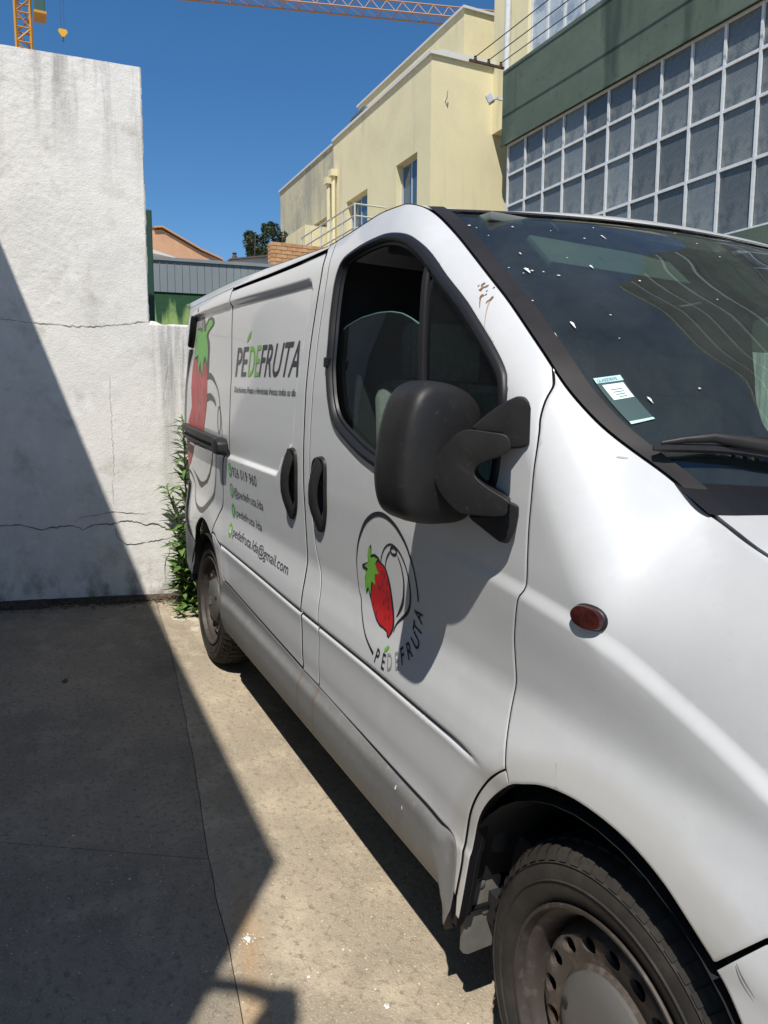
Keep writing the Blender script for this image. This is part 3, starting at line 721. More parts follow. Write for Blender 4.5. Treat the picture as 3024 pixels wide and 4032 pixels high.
# ---------------------------------------------------------------- grey clad fence over a green wall
def build_fence():
    d = np.array([.128, .992, 0]); d /= np.linalg.norm(d); n = np.array([d[1], -d[0], 0]); P0 = np.array([-7.0, 0, 0])
    def pt(u, z, o=0): return P0 + d*u + n*o + np.array([0, 0, z])
    def bx(name, u0, u1, z0, z1, o0, o1, mm, root):
        V = [pt(u, z, o) for o in (o0, o1) for (u, z) in ((u0, z0), (u1, z0), (u1, z1), (u0, z1))]
        q = mesh(name, V, [(0, 1, 2, 3), (7, 6, 5, 4), (0, 4, 5, 1), (1, 5, 6, 2), (2, 6, 7, 3), (3, 7, 4, 0)], mm, root); return fix_normals(q)
    gw = empty('green_wall', tuple(pt(1, 0))); tag(gw, 'mossy green painted wall below the grey cladding', 'wall')
    m = mat('moss_green', (.22, .35, .125), rough=.9, noise=[(3, (.32, .44, .15), .42, .62, 6), (9, (.13, .23, .10), .55, .72, 5)], bump=[(30, .4, .01)])
    t, b = nodes_of(m); tc = t.nodes.new('ShaderNodeTexCoord'); mp = t.nodes.new('ShaderNodeMapping'); mp.inputs['Scale'].default_value = (14, 14, 1.5); t.links.new(tc.outputs['Object'], mp.inputs[0])
    nz = t.nodes.new('ShaderNodeTexNoise'); nz.inputs['Scale'].default_value = 1; nz.inputs['Detail'].default_value = 5; t.links.new(mp.outputs[0], nz.inputs['Vector'])
    sx = t.nodes.new('ShaderNodeSeparateXYZ'); t.links.new(tc.outputs['Object'], sx.inputs[0])
    r1 = t.nodes.new('ShaderNodeMapRange'); r1.inputs[1].default_value = 2.35; r1.inputs[2].default_value = 2.64; r1.inputs[4].default_value = .32; t.links.new(sx.outputs[2], r1.inputs[0])
    ad = t.nodes.new('ShaderNodeMath'); ad.operation = 'ADD'; t.links.new(nz.outputs[0], ad.inputs[0]); t.links.new(r1.outputs[0], ad.inputs[1])
    r2 = t.nodes.new('ShaderNodeMapRange'); r2.inputs[1].default_value = .58; r2.inputs[2].default_value = .74; t.links.new(ad.outputs[0], r2.inputs[0])
    mx = t.nodes.new('ShaderNodeMix'); mx.data_type = 'RGBA'; mx.inputs[7].default_value = (.02, .075, .035, 1); t.links.new(b.inputs['Base Color'].links[0].from_socket, mx.inputs[6]); t.links.new(r2.outputs[0], mx.inputs[0]); t.links.new(mx.outputs[2], b.inputs['Base Color'])
    bx('render', -3, 7.6, -1, 2.655, -.2, 0, m, gw)
    fc = empty('clad_fence', tuple(pt(1, 2.66))); tag(fc, 'grey vertical board cladding along the top of the green wall', 'fence')
    gm = mat('grey_board', (.20, .235, .255), rough=.6, noise=[(2, (.225, .262, .28), .45, .65, 3)])
    u = -.55
    while u < 3.2: bx('board', u, u+.070, 2.66, 2.965, -.03, .012, gm, fc); u += .0735
    bx('back_panel', -3, 7.6, 2.658, 2.94, -.06, -.032, gm, fc); bx('cap_rail', -.60, 7.6, 2.966, 2.998, -.07, .03, gm, fc)
    pg = mat('post_green', (.02, .06, .045), rough=.6)
    po = box('green_post', (-5.05, -.86, .1), (-4.98, -.772, 2.918), pg, None, .008); tag(po, 'dark green steel post just behind the end of the tall white wall', 'post')
build_fence()
# ---------------------------------------------------------------- houses and tree behind
def build_far():
    om = mat('orange_render', (.62, .36, .215), rough=.9, noise=[(1.0, (.56, .32, .19), .45, .65, 4), (6, (.66, .39, .24), .5, .7, 3)])
    og = empty('orange_house', (-18, 1.4, 0)); tag(og, 'house with an orange gable wall rising behind the grey fence', 'house')
    prof = [(-1.4, -1), (2.80, -1), (2.80, 5.25), (2.32, 5.40), (1.42, 5.82), (1.25, 5.79), (-1.4, 4.8)]
    V = [(-18, a, b) for a, b in prof] + [(-27, a, b) for a, b in prof]; n = len(prof)
    q = mesh('gable_wall', V, [tuple(range(n)), tuple(range(2*n-1, n-1, -1))] + [(i, n+i, n+(i+1) % n, (i+1) % n) for i in range(n)], om, og); fix_normals(q)
    pr2 = [(2.86, 5.24), (2.33, 5.43), (1.43, 5.86), (1.22, 5.83)]
    V = [(x, a, b+d_) for x in (-17.93, -27) for d_ in (0, .035) for a, b in pr2]
    F = []
    for i in range(3): F += [(i, i+1, 4+i+1, 4+i), (8+i, 12+i, 12+i+1, 8+i+1), (4+i, 4+i+1, 12+i+1, 12+i), (i, 8+i, 8+i+1, i+1)]
    q = mesh('roof_edge', V, F, mat('orange_tile', (.55, .33, .20), rough=.85), og); fix_normals(q)
    wm = mat('white_house', (.66, .66, .64), rough=.85)
    wl = empty('white_gable', (-16.4, 1.2, 0)); tag(wl, 'small white roof slope in front of the orange gable', 'roof')
    q = mesh('slope', [(-16.4, .8, 4.95), (-16.4, 1.55, 4.86), (-16.4, .8, 5.05), (-16.9, .8, 4.95), (-16.9, 1.55, 4.86), (-16.9, .8, 5.05)], [(0, 1, 2), (5, 4, 3), (0, 3, 4, 1), (1, 4, 5, 2), (2, 5, 3, 0)], wm, wl); fix_normals(q)
    wh = empty('white_house', (-15, 2.9, 0)); tag(wh, 'low white house with a dark roof edge left of the brick wall', 'house')
    V = [(-15, 2.34, -1), (-15, 4.2, -1), (-15, 4.2, 4.98), (-15, 3.12, 4.80), (-15, 2.34, 4.655)]; n = len(V); V += [(-17, b, c) for a, b, c in V]
    q = mesh('wall', V, [tuple(range(n)), tuple(range(2*n-1, n-1, -1))] + [(i, n+i, n+(i+1) % n, (i+1) % n) for i in range(n)], wm, wh); fix_normals(q)
    V = [(x, y, z+dz) for x in (-14.93, -17) for dz in (0, .03) for (y, z) in ((2.28, 4.65), (4.2, 4.985))]
    q = mesh('roof_edge', V, [(0, 1, 3, 2), (4, 6, 7, 5), (2, 3, 7, 6), (0, 4, 5, 1), (0, 2, 6, 4)], mat('dark_tile', (.12, .10, .09), rough=.9), wh); fix_normals(q)
    an = empty('roof_antenna', (-15.2, 2.87, 4.75)); tag(an, 'thin aerial mast on the white house roof', 'aerial')
    am = mat('aerial', (.10, .09, .09), rough=.6)
    tube('mast', [(-15.2, 2.87, 4.7), (-15.2, 2.9, 5.30)], .008, am, an, 5)
    for z in (5.25, 5.15): tube('rod', [(-15.2, 2.79, z), (-15.2, 2.98, z+.02)], .005, am, an, 5)
    ch = lathe('roof_cowl', [(.0, 0), (.05, 0), (.05, .10), (.03, .12), (.055, .15), (0, .19)], am, None, 10); ch.rotation_euler = (R(90), 0, 0); ch.location = (-15.2, 2.44, 4.69); tag(ch, 'small dark chimney cowl at the low end of the white roof', 'chimney')
    # tree
    tr = empty('tree', (-24, 5.6, 3)); tag(tr, 'round dark evergreen tree beside the cream building', 'tree')
    bk = mat('bark', (.06, .045, .03), rough=.9)
    tube('trunk', [(-24, 5.62, -.6), (-24, 5.6, 4.5), (-24.05, 5.65, 6.3), (-24, 5.7, 7.0)], [.2, .16, .10, .04], bk, tr)
    for k in range(5): a = k*1.3; tube('limb', [(-24.03, 5.63, 5.9+.15*k), (-24+.35*math.cos(a), 5.65+.35*math.sin(a), 6.5+.15*k), (-24+.6*math.cos(a), 5.65+.6*math.sin(a), 6.8+.15*k)], [.05, .03, .012], bk, tr, 6)
    lf = mat('leaf_dark', (.032, .055, .022), rough=.6, noise=[(6, (.06, .09, .03), .45, .62, 3)])
    V = []; F = []; cl = []
    for k in range(46):
        a = random.uniform(0, 6.28); h = random.uniform(-1, 1); rr = math.sqrt(1-h*h)*random.uniform(.55, 1)
        cl.append((-24 + .72*rr*math.cos(a), 5.62 + .66*rr*math.sin(a) + .10*(h > .2), 7.0 + .66*h + .12*math.sin(a*2), random.uniform(.13, .24)))
    for cx, cy, cz, cr in cl:
        for k in range(230):
            v = Vector((random.gauss(0, 1), random.gauss(0, 1), random.gauss(0, 1))).normalized()*cr*random.uniform(.6, 1.05)
            c0 = Vector((cx, cy, cz)) + v; a = Vector((random.gauss(0, 1), random.gauss(0, 1), random.gauss(0, .7))).normalized(); l = random.uniform(.03, .06); c_ = a.orthogonal().normalized()*l*.35
            n0 = len(V); V += [c0-a*l, c0+c_, c0+a*l, c0-c_]; F.append((n0, n0+1, n0+2, n0+3))
    mesh('crown', V, F, lf, tr)
build_far()
# ---------------------------------------------------------------- tower crane
def build_crane():
    root = empty('tower_crane', (-45.3, -.88, 0)); tag(root, 'yellow lattice tower crane standing beyond the white wall', 'crane')
    ym = mat('crane_yellow', (.55, .27, .03), rough=.5, noise=[(.6, (.45, .22, .04), .45, .65, 3)])
    om = mat('crane_jib_paint', (.46, .27, .16), rough=.6)
    V = []; F = []
    def bar(a, b, w, mname, nm):
        a = Vector(a); b = Vector(b); t = (b-a).normalized(); s_ = t.orthogonal().normalized()*w/2; q = t.cross(s_)
        V0 = [a+s_+q, a+s_-q, a-s_-q, a-s_+q, b+s_+q, b+s_-q, b-s_-q, b-s_+q]
        return V0
    def lattice(name, bars, w, mm):
        V = []; F = []
        for a, b in bars:
            n0 = len(V); V += bar(a, b, w, None, None); F += [(n0, n0+1, n0+5, n0+4), (n0+1, n0+2, n0+6, n0+5), (n0+2, n0+3, n0+7, n0+6), (n0+3, n0, n0+4, n0+7)]
        return mesh(name, V, F, mm, root)
    cx, cy, h = -45.3, -.88, .36
    cor = [(cx-h, cy-h), (cx+h, cy-h), (cx+h, cy+h), (cx-h, cy+h)]
    for c_ in cor: lattice('mast_leg', [((*c_, -.5), (*c_, 24))], .11, ym)
    zs = np.arange(10, 24, .72); br = []
    for i, (za, zb_) in enumerate(zip(zs, zs[1:])):
        for k in range(4):
            a, b = cor[k], cor[(k+1) % 4]
            br.append(((*a, za), (*b, zb_)) if i % 2 else ((*b, za), (*a, zb_))); br.append(((*a, za), (*b, za)))
    lattice('mast_bracing', br, .06, ym)
    box('cab', (cx+.2, cy+.55, 22.1), (cx+1.2, cy+1.05, 23.4), mat('cab_glass', (.06, .12, .10), rough=.2), root, .05); box('cab_floor', (cx+.15, cy+.5, 22.0), (cx+1.25, cy+1.1, 22.12), ym, root)
    # jib
    d = Vector((3.34, 12.0, 0)).normalized(); s_ = Vector((d.y, -d.x, 0)); o = Vector((cx, cy, 24.0))
    Lj = 34; A = []; ch = []
    for k in range(int(Lj/.9)):
        a = o + d*(k*.9); b = o + d*((k+1)*.9); m_ = o + d*((k+.5)*.9) + Vector((0, 0, .75))
        for sg in (-.45, .45):
            A += [(a+s_*sg, m_), (m_, b+s_*sg)]
        A.append((a+s_*.45, a-s_*.45)); A.append((a+s_*.45, b-s_*.45))
    lattice('jib_bracing', A, .032, om)
    for sg, zz in ((-.45, 0), (.45, 0), (0, .75)): lattice('jib_chord', [(o+s_*sg+Vector((0, 0, zz)), o+s_*sg+d*Lj+Vector((0, 0, zz)))], .075, om)
    tr_ = o + d*1.95
    box('trolley', (tr_.x-.3, tr_.y-.2, 23.75), (tr_.x+.3, tr_.y+.2, 23.95), ym, root)
    for sg in (-.08, .08): tube('hoist_rope', [(tr_.x, tr_.y+sg, 23.8), (tr_.x, tr_.y+sg, 21.7)], .012, mat('rope', (.05, .05, .05)), root, 4)
    hb = empty('hook_block', (tr_.x, tr_.y, 21.6)); hb.parent = root; hb.matrix_parent_inverse = Matrix.Translation(-root.location)
    pr = [(-.24, .02), (-.17, .14), (.17, .14), (.24, .02), (.12, -.16), (.05, -.24), (-.05, -.24), (-.12, -.16)]
    q = mesh('sheave_case', [(x_, a, b) for x_ in (-.07, .07) for a, b in pr], [tuple(range(8)), tuple(range(15, 7, -1))] + [(i, 8+i, 8+(i+1) % 8, (i+1) % 8) for i in range(8)], mat('hook_yellow', (.72, .40, .02), rough=.5)); q.parent = hb; fix_normals(q)
    q = tube('hook', [(0, 0, -.22), (0, 0, -.36), (0, .05, -.42), (0, .0, -.47), (0, -.06, -.42)], .025, mat('hook_steel', (.06, .05, .05)), None, 6); q.parent = hb
build_crane()
# ================================================================ the van (all parts in the van frame under one Empty)
van = empty('van', mw=G4)
tag(van, 'white delivery van with strawberry logos parked along the yard', 'van')
# ---- materials
paint = mat('white_paint', (.565, .572, .58), rough=.36, coat=.7, coat_rough=.055, spec=.45,
            noise=[(1.6, (.545, .552, .56), .46, .70, 6), (14, (.58, .587, .595), .52, .72, 3), (90, (.53, .53, .52), .62, .74, 3)])
def dirt(m, spots):
    """road dirt: brownish film, strongest low on the body (object z)"""
    t, b = nodes_of(m); tc = t.nodes.new('ShaderNodeTexCoord'); sx = t.nodes.new('ShaderNodeSeparateXYZ'); t.links.new(tc.outputs['Object'], sx.inputs[0])
    r1 = t.nodes.new('ShaderNodeMapRange'); r1.inputs[1].default_value = .62; r1.inputs[2].default_value = .25; r1.inputs[4].default_value = .42; t.links.new(sx.outputs[2], r1.inputs[0])
    mp = t.nodes.new('ShaderNodeMapping'); mp.inputs['Scale'].default_value = (12, 12, 5); t.links.new(tc.outputs['Object'], mp.inputs[0])
    nz = t.nodes.new('ShaderNodeTexNoise'); nz.inputs['Scale'].default_value = 1.; nz.inputs['Detail'].default_value = 6; t.links.new(mp.outputs[0], nz.inputs['Vector'])
    mu = t.nodes.new('ShaderNodeMath'); mu.operation = 'MULTIPLY'; t.links.new(nz.outputs[0], mu.inputs[0]); t.links.new(r1.outputs[0], mu.inputs[1])
    mx = t.nodes.new('ShaderNodeMix'); mx.data_type = 'RGBA'; mx.inputs[7].default_value = (.22, .165, .11, 1)
    t.links.new(b.inputs['Base Color'].links[0].from_socket, mx.inputs[6]); t.links.new(mu.outputs[0], mx.inputs[0]); t.links.new(mx.outputs[2], b.inputs['Base Color'])
dirt(paint, None)
def arch_film(m):
    """dried spray round the two wheel arches"""
    t, b = nodes_of(m); tc = t.nodes.new('ShaderNodeTexCoord')
    for cx in (.02, -2.80):
        mp = t.nodes.new('ShaderNodeMapping'); mp.inputs['Location'].default_value = (-cx, 0, -.335); mp.inputs['Scale'].default_value = (1, 0, 1); t.links.new(tc.outputs['Object'], mp.inputs[0])
        ln = t.nodes.new('ShaderNodeVectorMath'); ln.operation = 'LENGTH'; t.links.new(mp.outputs[0], ln.inputs[0])
        nz = t.nodes.new('ShaderNodeTexNoise'); nz.inputs['Scale'].default_value = 22; nz.inputs['Detail'].default_value = 5; t.links.new(tc.outputs['Object'], nz.inputs['Vector'])
        ad = t.nodes.new('ShaderNodeMath'); ad.operation = 'MULTIPLY_ADD'; ad.inputs[1].default_value = .02; t.links.new(nz.outputs[0], ad.inputs[0]); t.links.new(ln.outputs['Value'], ad.inputs[2])
        r1 = t.nodes.new('ShaderNodeMapRange'); r1.inputs[1].default_value = .505; r1.inputs[2].default_value = .475; r1.inputs[4].default_value = .55; t.links.new(ad.outputs[0], r1.inputs[0])
        mx = t.nodes.new('ShaderNodeMix'); mx.data_type = 'RGBA'; mx.inputs[7].default_value = (.46, .44, .40, 1)
        t.links.new(b.inputs['Base Color'].links[0].from_socket, mx.inputs[6]); t.links.new(r1.outputs[0], mx.inputs[0]); t.links.new(mx.outputs[2], b.inputs['Base Color'])
arch_film(paint)
skirt_m = mat('grey_skirt', (.165, .170, .173), rough=.5, coat=.1, coat_rough=.35, noise=[(2, (.14, .144, .146), .45, .65, 5), (30, (.19, .194, .197), .55, .7, 3)])
dirt(skirt_m, None)
t_, b_ = nodes_of(skirt_m)     # brown run marks under the two door gaps
tc_ = t_.nodes.new('ShaderNodeTexCoord'); sx_ = t_.nodes.new('ShaderNodeSeparateXYZ'); t_.links.new(tc_.outputs['Object'], sx_.inputs[0])
last_ = b_.inputs['Base Color'].links[0].from_socket
for xg in (-1.385, -1.242):
    a_ = t_.nodes.new('ShaderNodeMath'); a_.operation = 'ADD'; a_.inputs[1].default_value = -xg; t_.links.new(sx_.outputs[0], a_.inputs[0])
    c_ = t_.nodes.new('ShaderNodeMath'); c_.operation = 'ABSOLUTE'; t_.links.new(a_.outputs[0], c_.inputs[0])
    r_ = t_.nodes.new('ShaderNodeMapRange'); r_.inputs[1].default_value = .014; r_.inputs[2].default_value = .004; r_.inputs[4].default_value = .7; t_.links.new(c_.outputs[0], r_.inputs[0])
    mx_ = t_.nodes.new('ShaderNodeMix'); mx_.data_type = 'RGBA'; mx_.inputs[7].default_value = (.17, .12, .095, 1); t_.links.new(last_, mx_.inputs[6]); t_.links.new(r_.outputs[0], mx_.inputs[0]); last_ = mx_.outputs[2]
t_.links.new(last_, b_.inputs['Base Color'])
black = mat('black_plastic', (.016, .0155, .016), rough=.50, spec=.35, noise=[(6, (.024, .023, .0225), .42, .66, 5), (60, (.034, .032, .030), .6, .75, 3)], bump=[(260, .12, .001)])
rubber = mat('rubber_and_gap_shade', (.011, .011, .013), rough=.45, spec=.4)
trimm = mat('pillar_trim_black', (.017, .0155, .0155), rough=.5, spec=.3, noise=[(5, (.026, .022, .0215), .42, .66, 4)])
darkm = mat('underbody_black', (.010, .010, .011), rough=.9)
def glass_mat(name, tint, refl_rough=.01, dusty=.05, dcol=(.30, .30, .29)):
    m = bpy.data.materials.new(name); m.use_nodes = True; t = m.node_tree; t.nodes.clear()
    o = t.nodes.new('ShaderNodeOutputMaterial'); tr = t.nodes.new('ShaderNodeBsdfTransparent'); tr.inputs[0].default_value = (*tint, 1)
    gl = t.nodes.new('ShaderNodeBsdfGlossy'); gl.inputs['Roughness'].default_value = refl_rough; gl.inputs[0].default_value = (.9, .95, 1, 1)
    fr = t.nodes.new('ShaderNodeFresnel'); fr.inputs[0].default_value = 1.55
    m1 = t.nodes.new('ShaderNodeMixShader'); t.links.new(fr.outputs[0], m1.inputs[0]); t.links.new(tr.outputs[0], m1.inputs[1]); t.links.new(gl.outputs[0], m1.inputs[2])
    df = t.nodes.new('ShaderNodeBsdfDiffuse'); df.inputs[0].default_value = (*dcol, 1)
    tc = t.nodes.new('ShaderNodeTexCoord'); mp = t.nodes.new('ShaderNodeMapping'); mp.inputs['Scale'].default_value = (5, 5, 2.5); t.links.new(tc.outputs['Object'], mp.inputs[0])
    nz = t.nodes.new('ShaderNodeTexNoise'); nz.inputs['Scale'].default_value = 1; nz.inputs['Detail'].default_value = 6; nz.inputs['Roughness'].default_value = .7; t.links.new(mp.outputs[0], nz.inputs['Vector'])
    mr = t.nodes.new('ShaderNodeMapRange'); mr.inputs[1].default_value = .35; mr.inputs[2].default_value = .75; mr.inputs[3].default_value = dusty*.6; mr.inputs[4].default_value = dusty*1.35; t.links.new(nz.outputs[0], mr.inputs[0])
    m2 = t.nodes.new('ShaderNodeMixShader'); t.links.new(mr.outputs[0], m2.inputs[0]); t.links.new(m1.outputs[0], m2.inputs[1]); t.links.new(df.outputs[0], m2.inputs[2])
    t.links.new(m2.outputs[0], o.inputs[0]); MT[name] = m; return m
side_glass = glass_mat('side_glass', (.50, .66, .62), .01, .012)
screen_glass = glass_mat('screen_glass', (.46, .58, .52), .02, .085, (.27, .31, .29))
# ---- pressed detail on the side surface
_gz = _pchip([-2.6, -1.84, -1.387, -.906, -.596, -.3], [.700, .695, .690, .690, .685, .681])
def groove(x, z):
    fade = sstep(-2.50, -2.42, x)*sstep(-.31, -.42, x)
    d = z - _gz(x)
    return fade*(.010*np.exp(-(d/.0065)**2))
def recess(x, z):
    xr = -1.455 - .045*sstep(1.72, 1.25, z) - .17*sstep(1.25, 1.10, z)
    t1 = sstep(1.762, 1.740, z); t2 = sstep(1.102, 1.122, z); t3 = sstep(xr+.012, xr-.03, x)
    t3 = np.where(z > 1.70, sstep(-1.44, -1.475, x + np.clip(z-1.715, 0, 1)*.9), t3)
    return .017*t1*t2*t3*sstep(-3.3, -3.1, x)
def bodyf(x, z): return S(x, z) + groove(x, z) + recess(x, z)
def hl(z0, xa, xb, h=.02): n = max(int((xb-xa)/h), 2); return np.c_[np.linspace(xa, xb, n), np.full(n, z0)]
GL = [np.c_[np.linspace(-2.5, -.3, 180), _gz(np.linspace(-2.5, -.3, 180)) + d] for d in (-.018, -.011, -.0065, -.003, 0, .003, .0065, .011, .018)]
RL = [hl(z, -3.3, -1.44, .016) for z in (1.766, 1.760, 1.754, 1.748, 1.742, 1.736, 1.730, 1.100, 1.104, 1.109, 1.113, 1.118, 1.122, 1.128)] + \
     [np.c_[np.full(60, x), np.linspace(1.13, 1.735, 60)] for x in (-1.44, -1.45, -1.46, -1.47, -1.48, -1.49, -1.5, -1.51, -1.52, -1.53)]
CRL = [np.c_[np.linspace(-1.0, .42, 150), _creasez(np.linspace(-1.0, .42, 150)) + d] for d in (-.15, -.12, -.09, -.07, -.05, -.035, -.024, -.016, -.010, -.005, 0, .005, .010, .015, .020, .026, .034, .05, .075)]
def topcurve(xa, xb, n=60, dz=0.0): xs = np.linspace(xa, xb, n); return np.c_[xs, topz(xs)-dz]
# ---- shared lines, (x, z)
A_gap = catmull([[-.2625, float(topz(-.2625))-.0012], [-.249, 1.444], [-.243, 1.430], [-.241, 1.406], [-.235, 1.373], [-.228, 1.349], [-.222, 1.308], [-.221, 1.237], [-.223, 1.182], [-.223, 1.13], [-.223, 1.091], [-.227, 1.066], [-.241, 1.043], [-.253, .99], [-.258, .95], [-.255, .883], [-.259, .845], [-.256, .80], [-.244, .749], [-.234, .716]], 3)
door_arch = catmull([[-.234, .716], [-.257, .697], [-.293, .662], [-.328, .614], [-.351, .567], [-.366, .516], [-.372, .469], [-.374, .43], [-.388, .345]], 4)
seam_front = catmull([[-.398, .338], [-.395, .413], [-.402, .458], [-.431, .472], [-.484, .470], [-.642, .471], [-.917, .478], [-1.244, .488]], 4)
door_rear = catmull([[-1.244, .490], [-1.241, .581], [-1.234, .691], [-1.242, .729], [-1.246, .787], [-1.262, .841], [-1.291, .886], [-1.312, .946], [-1.329, 1.06], [-1.335, 1.165], [-1.335, 1.263], [-1.331, 1.368], [-1.330, 1.485], [-1.333, 1.573], [-1.335, 1.681], [-1.342, 1.753], [-1.362, 1.814], [-1.382, 1.848]], 3)
B_line = catmull([[-1.432, 1.838], [-1.415, 1.815], [-1.395, 1.76], [-1.390, 1.694], [-1.390, 1.5], [-1.389, 1.3], [-1.389, 1.1], [-1.389, .9], [-1.389, .7], [-1.389, .492]], 5)
seam_rear = np.array([[-1.389, .492], [-1.70, .505], [-2.0, .519], [-2.277, .533], [-2.405, .545]])
slide_rear = catmull([[-2.40, .549], [-2.433, .568], [-2.451, .628], [-2.462, .690], [-2.51, .708], [-2.560, .726], [-2.612, .728]], 4)
slide_rear2 = catmull([[-2.612, .728], [-2.586, .782], [-2.55, .83], [-2.50, .876], [-2.478, .93], [-2.462, 1.0], [-2.43, 1.081], [-2.385, 1.13], [-2.372, 1.25], [-2.370, 1.40], [-2.370, 1.60], [-2.375, 1.74], [-2.40, 1.81]], 4)
front_arch = catmull([[-.372, .300], [-.362, .36], [-.350, .442], [-.338, .515], [-.315, .58], [-.275, .637], [-.218, .691], [-.179, .713], [-.134, .734], [-.086, .747], [-.032, .754], [.037, .753], [.093, .744], [.147, .726], [.191, .702], [.22, .682], [.242, .664], [.266, .640], [.300, .59], [.335, .50], [.352, .40], [.357, .300]], 4)
rear_arch = catmull([[-2.480, .50], [-2.506, .573], [-2.545, .632], [-2.583, .690], [-2.612, .712], [-2.662, .732], [-2.755, .757], [-2.851, .757], [-2.929, .722], [-3.000, .655], [-3.040, .593], [-3.075, .52], [-3.095, .42]], 5)
door_win = catmull([[-1.23, 1.545], [-1.222, 1.472], [-1.199, 1.407], [-1.181, 1.368], [-1.158, 1.335], [-1.127, 1.310], [-1.087, 1.291], [-1.022, 1.268], [-.956, 1.247], [-.886, 1.231], [-.804, 1.217], [-.66, 1.203], [-.50, 1.201], [-.40, 1.208], [-.352, 1.225], [-.331, 1.250], [-.324, 1.304], [-.321, 1.357], [-.323, 1.406], [-.333, 1.436], [-.345, 1.456], [-.379, 1.488], [-.435, 1.532], [-.527, 1.598], [-.634, 1.664], [-.699, 1.707], [-.761, 1.745], [-.819, 1.774], [-.868, 1.792], [-.932, 1.806], [-.995, 1.812], [-1.071, 1.810], [-1.135, 1.804], [-1.2, 1.792], [-1.229, 1.778], [-1.244, 1.756], [-1.251, 1.72], [-1.248, 1.669], [-1.241, 1.607]], 3, closed=True)
def rev(a): return a[::-1]
def both(o):
    m = mirrored(o); return m
h1 = catmull([[-1.529, 1.204], [-1.501, 1.218], [-1.467, 1.215], [-1.450, 1.198], [-1.443, 1.145], [-1.452, 1.06], [-1.470, 1.008], [-1.506, .980], [-1.533, .986], [-1.555, 1.045], [-1.565, 1.102], [-1.562, 1.142], [-1.550, 1.183]], 4, closed=True)
h2 = catmull([[-1.251, 1.212], [-1.222, 1.214], [-1.200, 1.205], [-1.190, 1.180], [-1.190, 1.120], [-1.195, 1.055], [-1.218, .998], [-1.246, .984], [-1.268, .989], [-1.288, 1.052], [-1.300, 1.121], [-1.296, 1.178], [-1.280, 1.203]], 4, closed=True)
# ---- front door
def front_door(side):
    loop = np.vstack([A_gap, door_arch[1:], seam_front[1:], door_rear[1:], topcurve(-1.384, -.2655, 90, .0012)])
    if area2(loop) < 0: loop = loop[::-1]
    f = bodyf
    d = panel('front_door', loop, f, paint, van, holes=[door_win, inset(h2, .006)], h=.026, lines=GL + CRL + [topcurve(-1.38, -.27, 160, q) for q in (.006, .014, .025, .04, .06, .09)], gap=.0018)
    return d
fd = front_door(-1)
seal = strip_loop('window_seal', door_win if area2(door_win) > 0 else door_win[::-1], S, [(-.004, -.006), (-.003, .004), (.002, .0085), (.010, .009), (.016, .004), (.020, -.004), (.027, -.005), (.030, -.012)], rubber, fd)
WL = door_win if area2(door_win) > 0 else door_win[::-1]
WIN = inset(WL, .026)
def glass_panel(name, poly, off, mm, parent, h=.05):
    if area2(poly) < 0: poly = poly[::-1]
    v, f = cdt([seg_resamp(poly, .02)], [], grid_pts(poly.min(0), poly.max(0), h), .008)
    y = S(v[:, 0], v[:, 1]) + off
    return mesh(name, np.c_[v[:, 0], y, v[:, 1]], f, mm, parent, smooth=True, normals=snormal(S, v[:, 0], v[:, 1]))
def clip_poly(P, fn):
    """clip polygon where fn(p) >= 0"""
    outp = []; n = len(P)
    for i in range(n):
        a, b = P[i], P[(i+1) % n]; fa, fb = fn(a), fn(b)
        if fa >= 0: outp.append(a)
        if (fa >= 0) != (fb >= 0): outp.append(a + (b-a)*fa/(fa-fb))
    return np.array(outp)
# divider bar between the sliding pane and the fixed quarter pane
def barx(z): return -.729 + (1.71 - z)*.231
quarter = clip_poly(WIN, lambda q: q[0] - (barx(q[1]) + .012))
glass_panel('quarter_glass', quarter, .014, side_glass, fd)
gt = np.array([[-1.24, 1.56], [-1.18, 1.588], [-1.128, 1.599], [-1.073, 1.608], [-.972, 1.613], [-.895, 1.610], [-.832, 1.601], [-.783, 1.587], [-.739, 1.571], [-.69, 1.548], [-.55, 1.46]])
low = clip_poly(WIN, lambda q: (barx(q[1]) - .012) - q[0])
gtf = lambda q: np.interp(q[0], gt[:, 0], gt[:, 1]) - q[1]
low = seg_resamp(low, .006); low = np.array([[q[0], min(q[1], float(np.interp(q[0], gt[:, 0], gt[:, 1])))] for q in low])
_k = np.r_[True, np.hypot(*np.diff(low, axis=0).T) > 1e-4]; low = low[_k]
glass_panel('door_glass', low, .022, side_glass, fd)
edge = np.array([q for q in np.c_[np.linspace(-1.19, -.70, 40), np.interp(np.linspace(-1.19, -.70, 40), gt[:, 0], gt[:, 1])]])
tube('glass_edge', [(q[0], float(S(q[0], q[1]))+.022, q[1]) for q in edge], .0022, mat('glass_edge', (.10, .20, .16), rough=.2), fd, 6)
zz = np.linspace(1.212, 1.72, 24)
V = []; F = []
for z in zz:
    x = barx(z); y = float(S(x, z))
    for dx, dy in ((-.014, .022), (-.014, .008), (-.009, .004), (.009, .004), (.014, .008), (.014, .022)): V.append((x+dx, y+dy, z))
for i in range(len(zz)-1):
    for k in range(5): F.append((i*6+k, i*6+k+1, (i+1)*6+k+1, (i+1)*6+k))
mesh('divider_bar', V, F, rubber, fd, smooth=True, sharp=30)
# small clip on the seal at the rear of the window
box('seal_clip', (-1.232, float(S(-1.222, 1.49))-.013, 1.474), (-1.206, float(S(-1.222, 1.49))+.004, 1.503), rubber, fd, .004)
